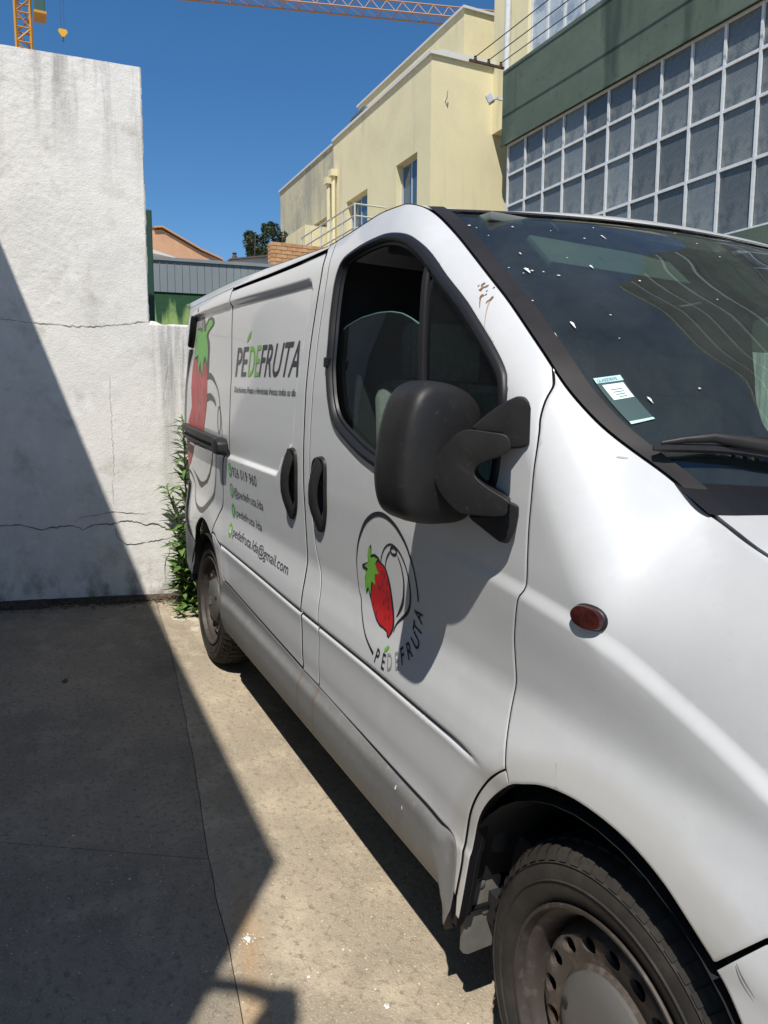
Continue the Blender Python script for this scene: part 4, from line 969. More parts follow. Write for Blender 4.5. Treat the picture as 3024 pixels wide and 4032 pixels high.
# ---- pillar behind the door, sliding door, rear quarter, wing, sills
pl = np.vstack([rev(door_rear)[0:], [[-1.244, .490], [-1.389, .492]], rev(B_line)[1:], [[-1.436, 1.838]], topcurve(-1.43, -1.386, 6, .0012)])
if area2(pl) < 0: pl = pl[::-1]
bp = panel('door_pillar', pl, bodyf, paint, van, h=.022, lines=GL, gap=.0022)
gut_x = np.linspace(-1.436, -2.39, 40); gut = np.c_[gut_x, np.interp(gut_x, [-2.5, -2.34, -1.97, -1.62, -1.43], [1.812, 1.812, 1.818, 1.829, 1.838])]
sd_loop = np.vstack([B_line, seam_rear[1:], slide_rear[1:], slide_rear2[1:], rev(gut)])
if area2(sd_loop) < 0: sd_loop = sd_loop[::-1]
sdoor = panel('sliding_door', sd_loop, bodyf, paint, van, holes=[inset(h1, .006)], h=.03, lines=GL + RL, gap=.0075)
rq_loop = np.vstack([rev(slide_rear2), rear_arch[19:49], [[-3.035, .600], [-3.15, .628], [-3.23, .662], [-3.275, .75], [-3.30, .89], [-3.43, .90], [-3.52, .90], [-3.52, 1.79]], [[-3.40, 1.815], [-2.41, 1.826]]])
if area2(rq_loop) < 0: rq_loop = rq_loop[::-1]
rquart = panel('rear_side_panel', rq_loop, bodyf, paint, van, h=.03, lines=RL + [np.c_[np.full(40, x), np.linspace(.7, 1.8, 40)] for x in np.arange(-3.5, -3.15, .02)], gap=.0025)
wing_loop = np.vstack([rev(A_gap), topcurve(-.2595, .40, 70, .0012), [[.44, 1.06], [.44, .86], [.36, .80], [.302, .75], [.242, .672]], rev(front_arch[24:64]), [[-.218, .693], [-.234, .716]]])
if area2(wing_loop) < 0: wing_loop = wing_loop[::-1]
wing = panel('front_wing', wing_loop, bodyf, paint, van, h=.024, lines=CRL + [topcurve(-.25, .4, 90, q) for q in (.006, .014, .025, .04, .06, .085, .11)], gap=.0015, flange=.03)
lip_loop = np.vstack([door_arch, [[-.388, .300]], front_arch[:25], [[-.234, .716]]])
if area2(lip_loop) < 0: lip_loop = lip_loop[::-1]
lip = panel('arch_lip', lip_loop, lambda x, z: S(x, z)+.003, paint, van, h=.02, gap=.0018, flange=.03)
lip2_loop = np.vstack([slide_rear, rear_arch[18::-1], [[-2.44, .50]]])
if area2(lip2_loop) < 0: lip2_loop = lip2_loop[::-1]
lip2 = panel('arch_lip', lip2_loop, lambda x, z: S(x, z)+.002, paint, van, h=.02, gap=.0015, flange=.03)
def skf(x, z): return S(x, z) - .014*sstep(.492, .445, z)*sstep(.27, .32, z)*sstep(-2.46, -2.40, x)*sstep(-.41, -.47, x)
sk_loop = np.vstack([seam_front, [[-1.389, .492]], seam_rear[1:], [[-2.43, .545], [-2.475, .50], [-2.478, .40], [-2.46, .22]], [[-.44, .22], [-.405, .30]]])
if area2(sk_loop) < 0: sk_loop = sk_loop[::-1]
skirt = panel('side_skirt', sk_loop, skf, skirt_m, van, h=.03, lines=[hl(z, -2.5, -.4, .022) for z in (.235, .25, .265, .28, .295, .31, .33, .35, .37, .39, .41, .43, .44, .45, .46, .47, .48)] + [np.c_[np.full(14, x), np.linspace(.25, .47, 14)] for x in (-.475, -.465, -.455, -.445, -.435, -.425)], gap=.002, round_=.004)
# roof rail above the sliding door, with the open drip channel under it
rail_loop = np.vstack([gut + [0, .010], [[-2.41, 1.826], [-3.40, 1.815], [-3.50, 1.80]], topcurve(-3.50, -1.436, 60, .0012)])
if area2(rail_loop) < 0: rail_loop = rail_loop[::-1]
rrail = panel('roof_rail', rail_loop, S, paint, van, h=.03, gap=.0, flange=.02, lines=[topcurve(-3.5, -1.4, 90, q) for q in (.006, .014, .024)])
sides = [fd, bp, sdoor, rquart, wing, lip, lip2, skirt, rrail]
# dark inner skin that closes the gaps
inner_loop = np.vstack([[[-3.45, 1.80], [-3.45, .62], [-3.04, .60]], rev(rear_arch[:52]), [[-2.45, .25], [-.40, .25]], front_arch, [[.40, .30], [.42, 1.05]], topcurve(.40, -3.45, 120, .02)])
if area2(inner_loop) < 0: inner_loop = inner_loop[::-1]
WB = inset(WL, -.012)
inner = panel('inner_body', inner_loop, lambda x, z: S(x, z)+.024, darkm, van, holes=[WB], h=.06, gap=0, flange=0, round_=0, bh=.03)
for o in sides + [inner]: mirrored(o)
# ---- windscreen surface: bows forward between the two pillars
_ex = np.array([-.853, -.797, -.742, -.68, -.617, -.557, -.499, -.448, -.373, -.31, -.261, -.214, -.189, -.156, -.128, -.096, -.067, -.045])
_exs = _pchip([-.1, 0, .25, .5, .75, 1.0, 1.1], [-.925, -.853, -.650, -.450, -.245, -.045, .03])
def ws(t, s):
    """t 0 top .. 1 base along the pillar, s -1..1 across"""
    x = _exs(t); ye = -topy(x); ze = topz(x)
    bow = .225; b = 1 - np.abs(s)**2.2
    return np.stack([x + bow*b, ye*s, ze + .010*b*np.sin(np.pi*np.clip(t, 0, 1))], -1)
def ws_grid(name, t0, t1, s0, s1, mm, parent, nt_=36, ns=40, out_=0.0, edge=0.0):
    T, S_ = np.meshgrid(np.linspace(t0, t1, nt_), np.linspace(s0, s1, ns), indexing='ij')
    P = ws(T, S_); e = 1e-3
    du = ws(T+e, S_) - ws(T-e, S_); dv = ws(T, S_+e) - ws(T, S_-e); N = np.cross(dv, du); N /= np.linalg.norm(N, axis=-1)[..., None]
    N = np.where(N[..., 2:3] < 0, -N, N)
    P = P + N*out_
    V = P.reshape(-1, 3); Nn = N.reshape(-1, 3); F = []
    for i in range(nt_-1):
        for j in range(ns-1): F.append((i*ns+j, (i+1)*ns+j, (i+1)*ns+j+1, i*ns+j+1))
    c0, c1, c2 = V[F[len(F)//2][0]], V[F[len(F)//2][1]], V[F[len(F)//2][2]]
    if np.dot(np.cross(c1-c0, c2-c1), Nn[len(Nn)//2]) < 0: F = [q[::-1] for q in F]
    return mesh(name, V, F, mm, parent, smooth=True, normals=Nn)
screen = ws_grid('windscreen', .025, .985, -.965, .965, screen_glass, van, 44, 70, -.004)
for s0, s1 in ((-1.0, -.957), (.957, 1.0)):
    ws_grid('pillar_trim', -.02, 1.0, s0, s1, trimm, van, 50, 6, .004)
ws_grid('header_trim', .002, .026, -.958, .958, trimm, van, 5, 50, .003)
_sv = np.linspace(-1, 1, 41); _a = ws(np.full(41, .975), _sv) - [0, 0, .006]; _b = ws(np.full(41, 1.0), _sv) + np.array([.05, 0, -.030])
mesh('scuttle', np.vstack([_a, _b]), [(i, i+1, 41+i+1, 41+i) for i in range(40)], mat('scuttle_black', (.006, .006, .008), rough=.35, spec=.4), van)
fr_m = mat('frit_black', (.006, .006, .008), rough=.25)
for s0, s1 in ((-.965, -.938), (.938, .965)): ws_grid('frit_band', .02, .985, s0, s1, fr_m, screen, 40, 4, -.0075)
ws_grid('frit_band', .895, .985, -.94, .94, fr_m, screen, 6, 50, -.0075)
ws_grid('frit_band', .025, .045, -.94, .94, fr_m, screen, 3, 50, -.0075)
# ---- roof
def roof_part():
    nx, ny = 60, 33; V = []; F = []
    for i in range(nx):
        for j in range(ny):
            s = -1 + 2*j/(ny-1); u = i/(nx-1)
            xw = float(ws(np.array(0.0), np.array(s))[0]); x = xw + (-3.50 - xw)*u**1.25
            d = xw - x
            xs_ = -.853 - d if x > -1.4 else x
            xs_ = max(min(x, -.853), -3.5)
            ye = -float(topy(xs_)); zs_ = float(topz(xs_))
            zw = float(ws(np.array(0.0), np.array(s))[2])
            zc = zw + .042*(1-math.exp(-max(d, 0)/.06)) + .045*float(sstep(0, .6, d)) - .012*float(sstep(.2, 2.5, d)) - .05*float(sstep(2.2, 2.65, d))
            w = abs(s)**3.2
            z = zc*(1-w) + (zs_ if d > 0 else zw)*w
            V.append((x, ye*s, z))
    for i in range(nx-1):
        for j in range(ny-1): F.append((i*ny+j, i*ny+j+1, (i+1)*ny+j+1, (i+1)*ny+j))
    o = mesh('roof', V, F, paint, van, smooth=True)
    if o.data.polygons[len(F)//2].normal.z < 0: o.data.flip_normals()
roof_part()
# ---- bonnet and nose
def nose():
    gx = np.array([-.021, .063, .172, .30, .40, .50, .60]); gy = np.array([-.702, -.746, -.80, -.815, -.80, -.755, -.68]); gz = np.array([1.243, 1.228, 1.21, 1.17, 1.12, 1.04, .93])
    cxs = np.array([.195, .27, .36, .46, .55, .64, .72]); czs = np.array([1.262, 1.262, 1.25, 1.22, 1.17, 1.09, .97])
    fy, fz, fx = _pchip(gx, gy), _pchip(gx, gz), None
    nt_, ns = 26, 33; V = []; F = []
    for i in range(nt_):
        t = i/(nt_-1)*6; xe = np.interp(t, range(7), gx); xc = np.interp(t, range(7), cxs); zc = np.interp(t, range(7), czs)
        ye = float(fy(xe)) + .005; ze = float(fz(xe))
        for j in range(ns):
            s = -1 + 2*j/(ns-1); b = 1-abs(s)**2.2
            V.append((xe + (xc-xe)*b + .004, -ye*s, ze + (zc-ze)*b))
    for i in range(nt_-1):
        for j in range(ns-1): F.append((i*ns+j, (i+1)*ns+j, (i+1)*ns+j+1, i*ns+j+1))
    o = mesh('bonnet', V, F, paint, van, smooth=True)
    if o.data.polygons[len(F)//2].normal.z < 0: o.data.flip_normals()
    # edge fold of the bonnet towards the gap
    for sg in (0, ns-1):
        E_ = [V[i*ns+sg] for i in range(nt_)]; n = len(E_)
        mesh('bonnet_edge', E_ + [(a, b*.995, c-.03) for a, b, c in E_], [(i, i+1, n+i+1, n+i) for i in range(n-1)], darkm if 0 else paint, o)
    # front shell from the wing around the nose
    def plan(s, xf, yw, p=2.6): return xf - (xf-.33)*abs(s)**p, yw*s
    def shell(name, z0, z1, xf0, xf1, yw, mm, n=41, m_=8, bulge=.0):
        V = []; F = []
        for i in range(m_):
            u = i/(m_-1); z = z0+(z1-z0)*u; xf = xf0+(xf1-xf0)*u + bulge*math.sin(math.pi*u)
            for j in range(n):
                s = -1+2*j/(n-1); x, y = plan(s, xf, yw); V.append((x, y, z))
        for i in range(m_-1):
            for j in range(n-1): F.append((i*n+j, i*n+j+1, (i+1)*n+j+1, (i+1)*n+j))
        q = mesh(name, V, F, mm, van, smooth=True); fix_normals(q); return q
    shell('front_bumper', .24, .66, .74, .76, .872, paint, bulge=.03)
    shell('front_panel', .661, 1.03, .745, .655, .862, paint)
    gr = shell('grille', .70, .90, .752, .722, .50, black)
    hm = mat('headlight_lens', (.55, .57, .58), rough=.12, coat=1)
    for sg in (-1, 1):
        V = []; F = []; n = 12
        for i in range(7):
            for j in range(n):
                s = .58 + .40*j/(n-1); z = .74 + .30*i/6*(.6+.4*j/(n-1)); x, y = plan(s, .765 - .05*i/6, .872); V.append((x, sg*y, z))
        for i in range(6):
            for j in range(n-1): F.append((i*n+j, i*n+j+1, (i+1)*n+j+1, (i+1)*n+j))
        q = mesh('headlight', V, F, hm, van, smooth=True); fix_normals(q)
nose()
bs_loop = np.vstack([[[.245, .668], [.303, .747], [.345, .785], [.40, .80]], [[.42, .24], [.36, .26]], rev(front_arch[64:])])
if area2(bs_loop) < 0: bs_loop = bs_loop[::-1]
bsd = panel('bumper_side', bs_loop, lambda x, z: S(x, z) - .004, mat('bumper_grey', (.60, .61, .615), rough=.45, coat=.3, noise=[(3, (.55, .555, .55), .45, .65, 5)]), van, h=.025, gap=.0025, flange=.03); mirrored(bsd)
# ---- rear end
def rear_end():
    V = []; F = []
    zs = np.linspace(.55, 1.84, 14); ys = np.linspace(-.60, .60, 15)
    for z in zs:
        yy = float(-S(-3.50, z))
        for k in range(15): V.append((-3.50 - .05*(1-(abs(k-7)/7)**4), yy*(-1+2*k/14), z))
    for i in range(13):
        for k in range(14): F.append((i*15+k, i*15+k+1, (i+1)*15+k+1, (i+1)*15+k))
    q = mesh('rear_door', V, F, paint, van, smooth=True); fix_normals(q)
    box('rear_window', (-3.57, -.52, 1.22), (-3.545, .52, 1.68), MT['rubber_and_gap_shade'], van, .01)
    bl = np.array([[-3.04, .594], [-3.15, .622], [-3.24, .657], [-3.285, .75], [-3.31, .885], [-3.44, .885], [-3.46, .75], [-3.42, .62], [-3.34, .52], [-3.24, .445], [-3.11, .405], [-3.085, .48], [-3.066, .54]])
    bmm = mat('grey_bumper', (.13, .135, .14), rough=.6, noise=[(5, (.17, .17, .17), .45, .65, 4)])
    q = panel('rear_bumper_side', bl if area2(bl) > 0 else bl[::-1], lambda x, z: S(x, z)-.012*sstep(-3.06, -3.2, x), bmm, van, h=.03, gap=.0015, flange=.04); mirrored(q)
    box('rear_bumper', (-3.60, -.66, .42), (-3.48, .66, .66), bmm, van, .03)
    # slim black tail trim at the upper rear corner, pale seal strip below it
    for zs_, xs_, mm, r_ in (([1.752, 1.68, 1.61], [-3.115, -3.14, -3.19], rubber, .020), ([1.585, 1.45, 1.28, 1.15], [-3.20, -3.29, -3.33, -3.34], mat('edge_grey', (.24, .235, .225), rough=.6), .012)):
        P = catmull(np.c_[xs_, zs_], 4)
        o = tube('corner_trim', [(q[0], float(S(q[0], q[1]))+.004, q[1]) for q in P], r_, mm, van, 8); mirrored(o)
rear_end()
# ---- floor, bulkhead, wheel wells
box('floor_pan', (-3.40, -.80, .26), (.45, .80, .33), darkm, van)
box('bulkhead', (-1.38, -.83, .30), (-1.34, .83, 1.80), mat('bulkhead_grey', (.03, .033, .036), rough=.8), van)
def well(cx, r, sg):
    V = []; F = []; n = 20
    for i, (rr, y) in enumerate(((r, -.885), (r, -.60), (.02, -.60))):
        for k in range(n+1):
            a = math.pi*(.03 + .94*k/n); V.append((cx + rr*math.cos(a), y*sg, .335 + rr*math.sin(a)))
    for i in range(2):
        for k in range(n): F.append((i*(n+1)+k, i*(n+1)+k+1, (i+1)*(n+1)+k+1, (i+1)*(n+1)+k))
    mesh('wheel_well', V, F, darkm, van)
for sg in (1, -1): well(-.005, .385, sg); well(-2.79, .35, sg)
# ---------------------------------------------------------------- wheels
tyre_m = mat('tyre_rubber', (.024, .022, .020), rough=.75, spec=.25, noise=[(12, (.042, .037, .032), .42, .66, 5), (60, (.026, .025, .024), .55, .72, 3)], bump=[(120, .15, .001)])
rim_m = mat('steel_rim', (.070, .057, .049), rough=.6, metal=.2, noise=[(7, (.060, .038, .027), .45, .64, 6), (30, (.125, .105, .09), .52, .70, 4)], bump=[(60, .2, .002)])
cap_m = mat('hub_cap', (.095, .092, .086), rough=.5, spec=.5, noise=[(8, (.085, .078, .068), .45, .65, 5)])
def make_wheel(name_label=None):
    w = empty('wheel'); w.parent = van
    # outboard is -y, wheel centre at origin; face of the tyre at y=-.045
    t = lathe('tyre', [(.213, .02), (.214, -.030), (.222, -.043), (.245, -.054), (.275, -.056), (.300, -.047), (.313, -.034), (.320, -.018), (.3205, -.010), (.3215, .0), (.3225, .02), (.3225, .10), (.318, .128), (.300, .145), (.25, .15), (.213, .12)], tyre_m, None, 96); t.parent = w
    # tread grooves: raised blocks
    V = []; F = []; nb = 54
    for i in range(nb):
        for (y0, y1) in ((-.012, .022), (.030, .056), (.064, .090), (.098, .122)):
            a0 = 2*math.pi*(i+(.12 if y0 < .05 else .0))/nb; a1 = a0 + 2*math.pi/nb*.74
            n0 = len(V)
            for r in (.320, .328 if y0 > 0 else .3265):
                for a, y in ((a0, y0), (a1, y0), (a1+.01, y1), (a0+.01, y1)): V.append((r*math.cos(a), y, r*math.sin(a)))
            F += [(n0+4, n0+5, n0+6, n0+7), (n0, n0+1, n0+5, n0+4), (n0+1, n0+2, n0+6, n0+5), (n0+2, n0+3, n0+7, n0+6), (n0+3, n0, n0+4, n0+7)]
    q = mesh('tread', V, F, tyre_m, None); fix_normals(q); q.parent = t; q['kind'] = 'stuff'
    # sidewall rings
    for rr in (.262, .292): k = lathe('sidewall_ring', [(rr-.0025, -.0545 if rr < .28 else -.0495), (rr, -.0585 if rr < .28 else -.0535), (rr+.0025, -.0545 if rr < .28 else -.0485)], tyre_m, None, 72); k.parent = t
    # shoulder lugs
    V = []; F = []
    for i in range(60):
        a0 = 2*math.pi*i/60; a1 = a0 + 2*math.pi/60*.62; n0 = len(V)
        for a in (a0, a1):
            for (rr, yy) in ((.296, -.0505), (.310, -.0405), (.3185, -.0265), (.3225, -.0120)): V.append((rr*math.cos(a), yy-.0022, rr*math.sin(a)))
        for k in range(3): F.append((n0+k, n0+k+1, n0+5+k, n0+4+k))
    q = mesh('shoulder_tread', V, F, tyre_m, None); q.parent = t; q['kind'] = 'stuff'
    r = lathe('rim', [(.2195, -.044), (.2235, -.049), (.2215, -.053), (.216, -.052), (.2125, -.044), (.2105, -.034), (.203, -.030), (.196, -.018), (.190, .012), (.186, .035), (.1835, .06)], mat('rim_barrel_shade', (.052, .043, .037), rough=.6, metal=.2, noise=[(9, (.036, .026, .02), .45, .64, 5), (40, (.085, .075, .066), .55, .72, 4)]), None, 80); r.parent = w  # barrel colour darkened to stand for the shade inside the rim
    # dished disc with 16 oval holes
    def prof(rad): return np.interp(rad, [0, .085, .098, .106, .118, .130, .150, .166, .178, .186], [-.030, -.030, -.030, -.026, -.016, -.017, -.024, -.021, -.006, .020])
    n = 72; outer = np.array([(.186*math.cos(2*math.pi*k/n), .186*math.sin(2*math.pi*k/n)) for k in range(n)])
    inner_ = np.array([(.06*math.cos(2*math.pi*k/40), .06*math.sin(2*math.pi*k/40)) for k in range(40)])
    holes = [inner_]
    for k in range(16):
        a = 2*math.pi*(k+.5)/16; c, s = math.cos(a), math.sin(a)
        holes.append(np.array([((.150 + .0145*math.cos(q))*c - .0185*math.sin(q)*s, (.150 + .0145*math.cos(q))*s + .0185*math.sin(q)*c) for q in np.linspace(0, 2*math.pi, 15)[:-1]]))
    ex = np.array([(rr*math.cos(2*math.pi*(k+.3*i)/64), rr*math.sin(2*math.pi*(k+.3*i)/64)) for i, rr in enumerate((.07, .09, .102, .110, .118, .126, .134, .166, .174, .180)) for k in range(64)])
    v, f = cdt([outer], holes, ex, .002)
    rad = np.hypot(v[:, 0], v[:, 1]); V = np.c_[v[:, 0], prof(rad), v[:, 1]]
    FF = [tuple(q) for q in f]; V = list(V)
    for h in holes[1:]:
        n0 = len(V); m_ = len(h)
        for dpt in (0, .012):
            for q in h: V.append((q[0]*(1-.0*dpt), float(prof(np.hypot(*q)))+dpt, q[1]))
        FF += [(n0+i, n0+(i+1) % m_, n0+m_+(i+1) % m_, n0+m_+i) for i in range(m_)]
    d = mesh('wheel_disc', V, FF, rim_m, None, smooth=True, sharp=40); d.parent = r
    lathe_back = lathe('brake_disc', [(.02, .05), (.135, .05), (.135, .075), (.02, .075)], mat('brake_iron', (.03, .025, .022), rough=.8) if 'brake_iron' not in MT else MT['brake_iron'], None, 40); lathe_back.parent = w
    c = lathe('hub_cap', [(.0, -.048), (.040, -.048), (.075, -.045), (.097, -.039), (.108, -.031), (.110, -.016)], cap_m, None, 48); c.parent = w
    # diamond emblem and three finger notches on the cap
    dm = [(0, .040), (.022, 0), (0, -.040), (-.022, 0)]; di = [(0, .024), (.012, 0), (0, -.024), (-.012, 0)]
    V = [(a, -.0525, b) for a, b in dm] + [(a, -.0525, b) for a, b in di] + [(a, -.047, b) for a, b in dm] + [(a, -.047, b) for a, b in di]
    F = []
    for i in range(4):
        j = (i+1) % 4; F += [(i, j, 4+j, 4+i), (i, 8+i, 8+j, j), (4+i, 4+j, 12+j, 12+i)]
    q = mesh('emblem', V, F, MT.get('emblem_grey') or mat('emblem_grey', (.30, .30, .29), rough=.4, metal=.4), None); fix_normals(q); q.parent = c
    for k in range(3):
        a = 2*math.pi*k/3 + .5; o = box('notch', (-.008, -.0455, .078), (.008, -.0385, .094), darkm, None, .002); o.rotation_euler = (0, a, 0); o.parent = c
    return w
def copy_tree(o, parent):
    c = o.copy(); C.objects.link(c); c.parent = parent
    for ch in list(o.children): copy_tree(ch, c)
    return c
w0 = make_wheel()
w0.location = (.015, -.812, .328); w0.rotation_euler = (0, R(9), R(.5))
for (x, y, rz, ry) in ((-2.86, -.792, 0, 40), (.015, .812, 180, 20), (-2.86, .792, 180, 70)):
    c = copy_tree(w0, van); c.location = (x, y, .328); c.rotation_euler = (0, R(ry), R(rz))
# mud flap behind the front wheel with its two screw heads
flm = mat('mud_flap', (.12, .118, .112), rough=.7, noise=[(10, (.17, .155, .13), .45, .65, 5)])
def flap(sg):
    L = np.array([[-.853, .37], [-.849, .405], [-.830, .421], [-.807, .404], [-.768, .357], [-.775, .314], [-.778, .243], [-.780, .190], [-.842, .186], [-.856, .192], [-.860, .30]])
    n = len(L); V = [(x, y*-sg if sg > 0 else y, z) for x in (-.395, -.409) for y, z in L]
    V = [(v[0] - .06*(v[2]-.2)*0, v[1], v[2]) for v in V]
    q = mesh('mud_flap', V, [tuple(range(n)), tuple(range(2*n-1, n-1, -1))] + [(i, n+i, n+(i+1) % n, (i+1) % n) for i in range(n)], flm, van); fix_normals(q)
    for (y, z) in ((-.822, .352), (-.805, .285)):
        o = lathe('screw', [(.0, .0035), (.007, .003), (.0105, .0015), (.0105, 0)], flm, q, 16); o.rotation_euler = (0, 0, R(-90)); o.location = (-.394, y*-sg if sg > 0 else y, z)
    o = box('fold', (-.394, -.858, .298), (-.385, -.786, .304), darkm, q)
flap(-1); flap(1)
# ---------------------------------------------------------------- wing mirror, handles, rail, small fittings (near side)
def prism(name, loop3_a, loop3_b, mm, parent, bevel=0.0, smooth=True):
    n = len(loop3_a)
    bm = bmesh.new(); va = [bm.verts.new(Vector(q)) for q in loop3_a]; vb = [bm.verts.new(Vector(q)) for q in loop3_b]
    bm.faces.new(va); bm.faces.new(vb[::-1])
    for i in range(n): bm.faces.new((va[i], vb[i], vb[(i+1) % n], va[(i+1) % n]))
    bmesh.ops.recalc_face_normals(bm, faces=bm.faces[:])
    if bevel:
        ed = [e for e in bm.edges if e.calc_face_angle(0) > R(35)]
        bmesh.ops.bevel(bm, geom=ed, offset=bevel, segments=3, affect='EDGES', profile=.5, clamp_overlap=True)
    bmesh.ops.triangulate(bm, faces=[f for f in bm.faces if len(f.verts) > 4])
    me = bpy.data.meshes.new(name); bm.to_mesh(me); bm.free(); me.materials.append(mm)
    me.polygons.foreach_set('use_smooth', [True]*len(me.polygons)); me.set_sharp_from_angle(angle=R(50))
    o = bpy.data.objects.new(name, me); C.objects.link(o); setp(o, parent); return o
MT_UP = [[-0.338, -0.966, 1.35], [-0.317, -0.954, 1.372], [-0.299, -0.943, 1.389], [-0.28, -0.932, 1.403], [-0.262, -0.921, 1.413], [-0.249, -0.913, 1.412], [-0.241, -0.909, 1.403], [-0.237, -0.907, 1.392], [-0.236, -0.906, 1.362], [-0.235, -0.905, 1.334], [-0.238, -0.907, 1.323], [-0.265, -0.923, 1.318], [-0.275, -0.929, 1.32], [-0.277, -0.93, 1.334], [-0.283, -0.934, 1.343], [-0.326, -0.959, 1.344]]
MT_LO = [[-0.276, -0.928, 1.227], [-0.246, -0.91, 1.22], [-0.245, -0.909, 1.207], [-0.25, -0.912, 1.168], [-0.261, -0.918, 1.144], [-0.278, -0.928, 1.146], [-0.294, -0.938, 1.157], [-0.326, -0.957, 1.178], [-0.335, -0.962, 1.187], [-0.281, -0.93, 1.196], [-0.275, -0.927, 1.217]]
def build_mirror(sg):
    # housing outline (y,z) at x=-.44, blown up forwards into a shallow dome
    out_ = catmull([[-.997, 1.434], [-1.024, 1.430], [-1.048, 1.414], [-1.064, 1.387], [-1.076, 1.345], [-1.082, 1.306], [-1.085, 1.269], [-1.082, 1.224], [-1.069, 1.184], [-1.045, 1.164], [-1.004, 1.155], [-.959, 1.153], [-.925, 1.156], [-.903, 1.168], [-.893, 1.20], [-.891, 1.258], [-.888, 1.328], [-.889, 1.369], [-.895, 1.391], [-.910, 1.409], [-.935, 1.423], [-.965, 1.431]], 4, closed=True)
    cen = np.array([-.987, 1.290]); n = len(out_)
    prof = [(.93, -.055), (.985, -.050), (1.0, -.035), (1.0, .008), (.990, .028), (.965, .044), (.92, .055), (.84, .062), (.66, .068), (.42, .072), (.20, .074)]
    V = []; F = []
    for sc, dx in prof:
        for q in out_:
            p_ = cen + (q-cen)*sc; lean = .055*(p_[1]-1.29) if 0 else 0
            V.append((-.455 + dx - .10*(p_[0]+.987) + lean, p_[0], p_[1]))
    for i in range(len(prof)-1):
        for k in range(n): F.append((i*n+k, i*n+(k+1) % n, (i+1)*n+(k+1) % n, (i+1)*n+k))
    V.append((-.455+.075, *cen)); c_ = len(V)-1; i = len(prof)-1
    for k in range(n): F.append((i*n+k, i*n+(k+1) % n, c_))
    V = [(a, b*(-sg), c) for a, b, c in V]
    head = mesh('wing_mirror', V, F, black, van, smooth=True, sharp=60); fix_normals(head)
    gl = np.array([cen + (q-cen)*.92 for q in out_])
    g = mesh('mirror_glass', [(-.49 - .10*(q[0]+.987), q[0]*(-sg), q[1]) for q in gl], [tuple(range(n))], mat('mirror_glass', (.8, .82, .84), rough=.03, metal=1.0) if 'mirror_glass' not in MT else MT['mirror_glass'], head)
    def fl(P): return [(a, b*(-sg), c) for a, b, c in P]
    arm = np.array([[-.337, -.977, 1.346], [-.300, -.957, 1.346], [-.274, -.941, 1.342], [-.266, -.936, 1.320], [-.283, -.946, 1.304], [-.302, -.957, 1.292], [-.312, -.962, 1.278], [-.311, -.962, 1.264], [-.297, -.954, 1.248], [-.264, -.935, 1.228], [-.264, -.935, 1.217], [-.270, -.939, 1.199], [-.322, -.968, 1.192], [-.342, -.979, 1.196], [-.369, -.995, 1.220], [-.383, -1.003, 1.242], [-.390, -1.007, 1.263], [-.386, -1.005, 1.288], [-.366, -.994, 1.318]])
    k_ = np.array([0, 1, 1, 1, 1, .5, 0, 0, .5, 1, 1, 1, .3, 0, 0, 0, 0, 0, 0])*.016
    arm = arm + np.c_[k_, k_*.2, np.zeros(19)]; arm = catmull(arm, 4, closed=True)
    dn = np.array([.5, -.866, 0])*.030
    prism('mirror_arm', fl(arm + np.array([.006, -.008, 0])), fl(arm.mean(0) + (arm-arm.mean(0))*.97 - dn*1.3 - np.array([.024, 0, 0])), black, head, .011)
    mt = np.array(MT_UP); ml = np.array(MT_LO)
    for L_, k_ in ((mt, .075), (ml, .065)):
        B = L_ + np.array([0, 0, 0]); c2 = L_.mean(0)
        A = np.array([(q[0] - .036, min(q[1] + k_, float(S(q[0]-.036, q[2])) + .006) if q[0] > -.305 else q[1] + .030, q[2] - .004) for q in c2 + (L_-c2)*np.array([1, 1, .96])])
        prism('mirror_mount', fl(B), fl(A), black, head, .010)
    return head
mir = build_mirror(-1); mir_left = build_mirror(1)
# ---- door handles: a deep oval cup with a grip bar across it
def handle(loop, parent, sg=-1):
    if area2(loop) < 0: loop = loop[::-1]
    n = len(loop); V = []; F = []
    cen = loop.mean(0)
    for sc, hgt in ((1.03, -.001), (1.0, .006), (.94, .010), (.86, .009), (.78, .002), (.66, -.016), (.48, -.026), (.2, -.030)):
        q = cen + (loop-cen)*np.array([sc, 1-(1-sc)*.55])
        V += list(np.c_[q[:, 0], bodyf(loop[:, 0], loop[:, 1]) - hgt, q[:, 1]])
    for r in range(7):
        for i in range(n): j = (i+1) % n; F.append((r*n+i, r*n+j, (r+1)*n+j, (r+1)*n+i))
    F.append(tuple(7*n+i for i in range(n)))
    h = mesh('door_handle', V, F, black, parent, smooth=True, sharp=60)
    # grip bar: lower third solid pull, plus upper fixed bar
    lo, hi = loop.min(0), loop.max(0); w_ = hi[0]-lo[0]; hh = hi[1]-lo[1]
    pts = []
    for t in np.linspace(0, 1, 9):
        z = hi[1] - hh*(.02 + .96*t); x = cen[0] - w_*.10*math.sin(math.pi*t) - (.005*(t > .5)); y = float(bodyf(cen[0], z)) - .004 - .022*math.sin(math.pi*t)
        pts.append((x, y, z))
    V = []; F = []
    wid = [.5, .62, .60, .52, .50, .56, .64, .62, .48]
    for k, (p_, wd_) in enumerate(zip(pts, wid)):
        for dx, dy in ((-1, .012), (-.9, .002), (-.5, -.006), (0, -.008), (.5, -.006), (.9, .002), (1, .012)): V.append((p_[0]+dx*w_*wd_*.36, p_[1]+dy, p_[2]))
    for i in range(8):
        for k in range(6): F.append((i*7+k, i*7+k+1, (i+1)*7+k+1, (i+1)*7+k))
    g = mesh('grip', V, F, black, h, smooth=True); fix_normals(g)
    if g.data.polygons[20].normal.y > 0: g.data.flip_normals()
    return h
handle(h1, sdoor); handle(h2, fd)
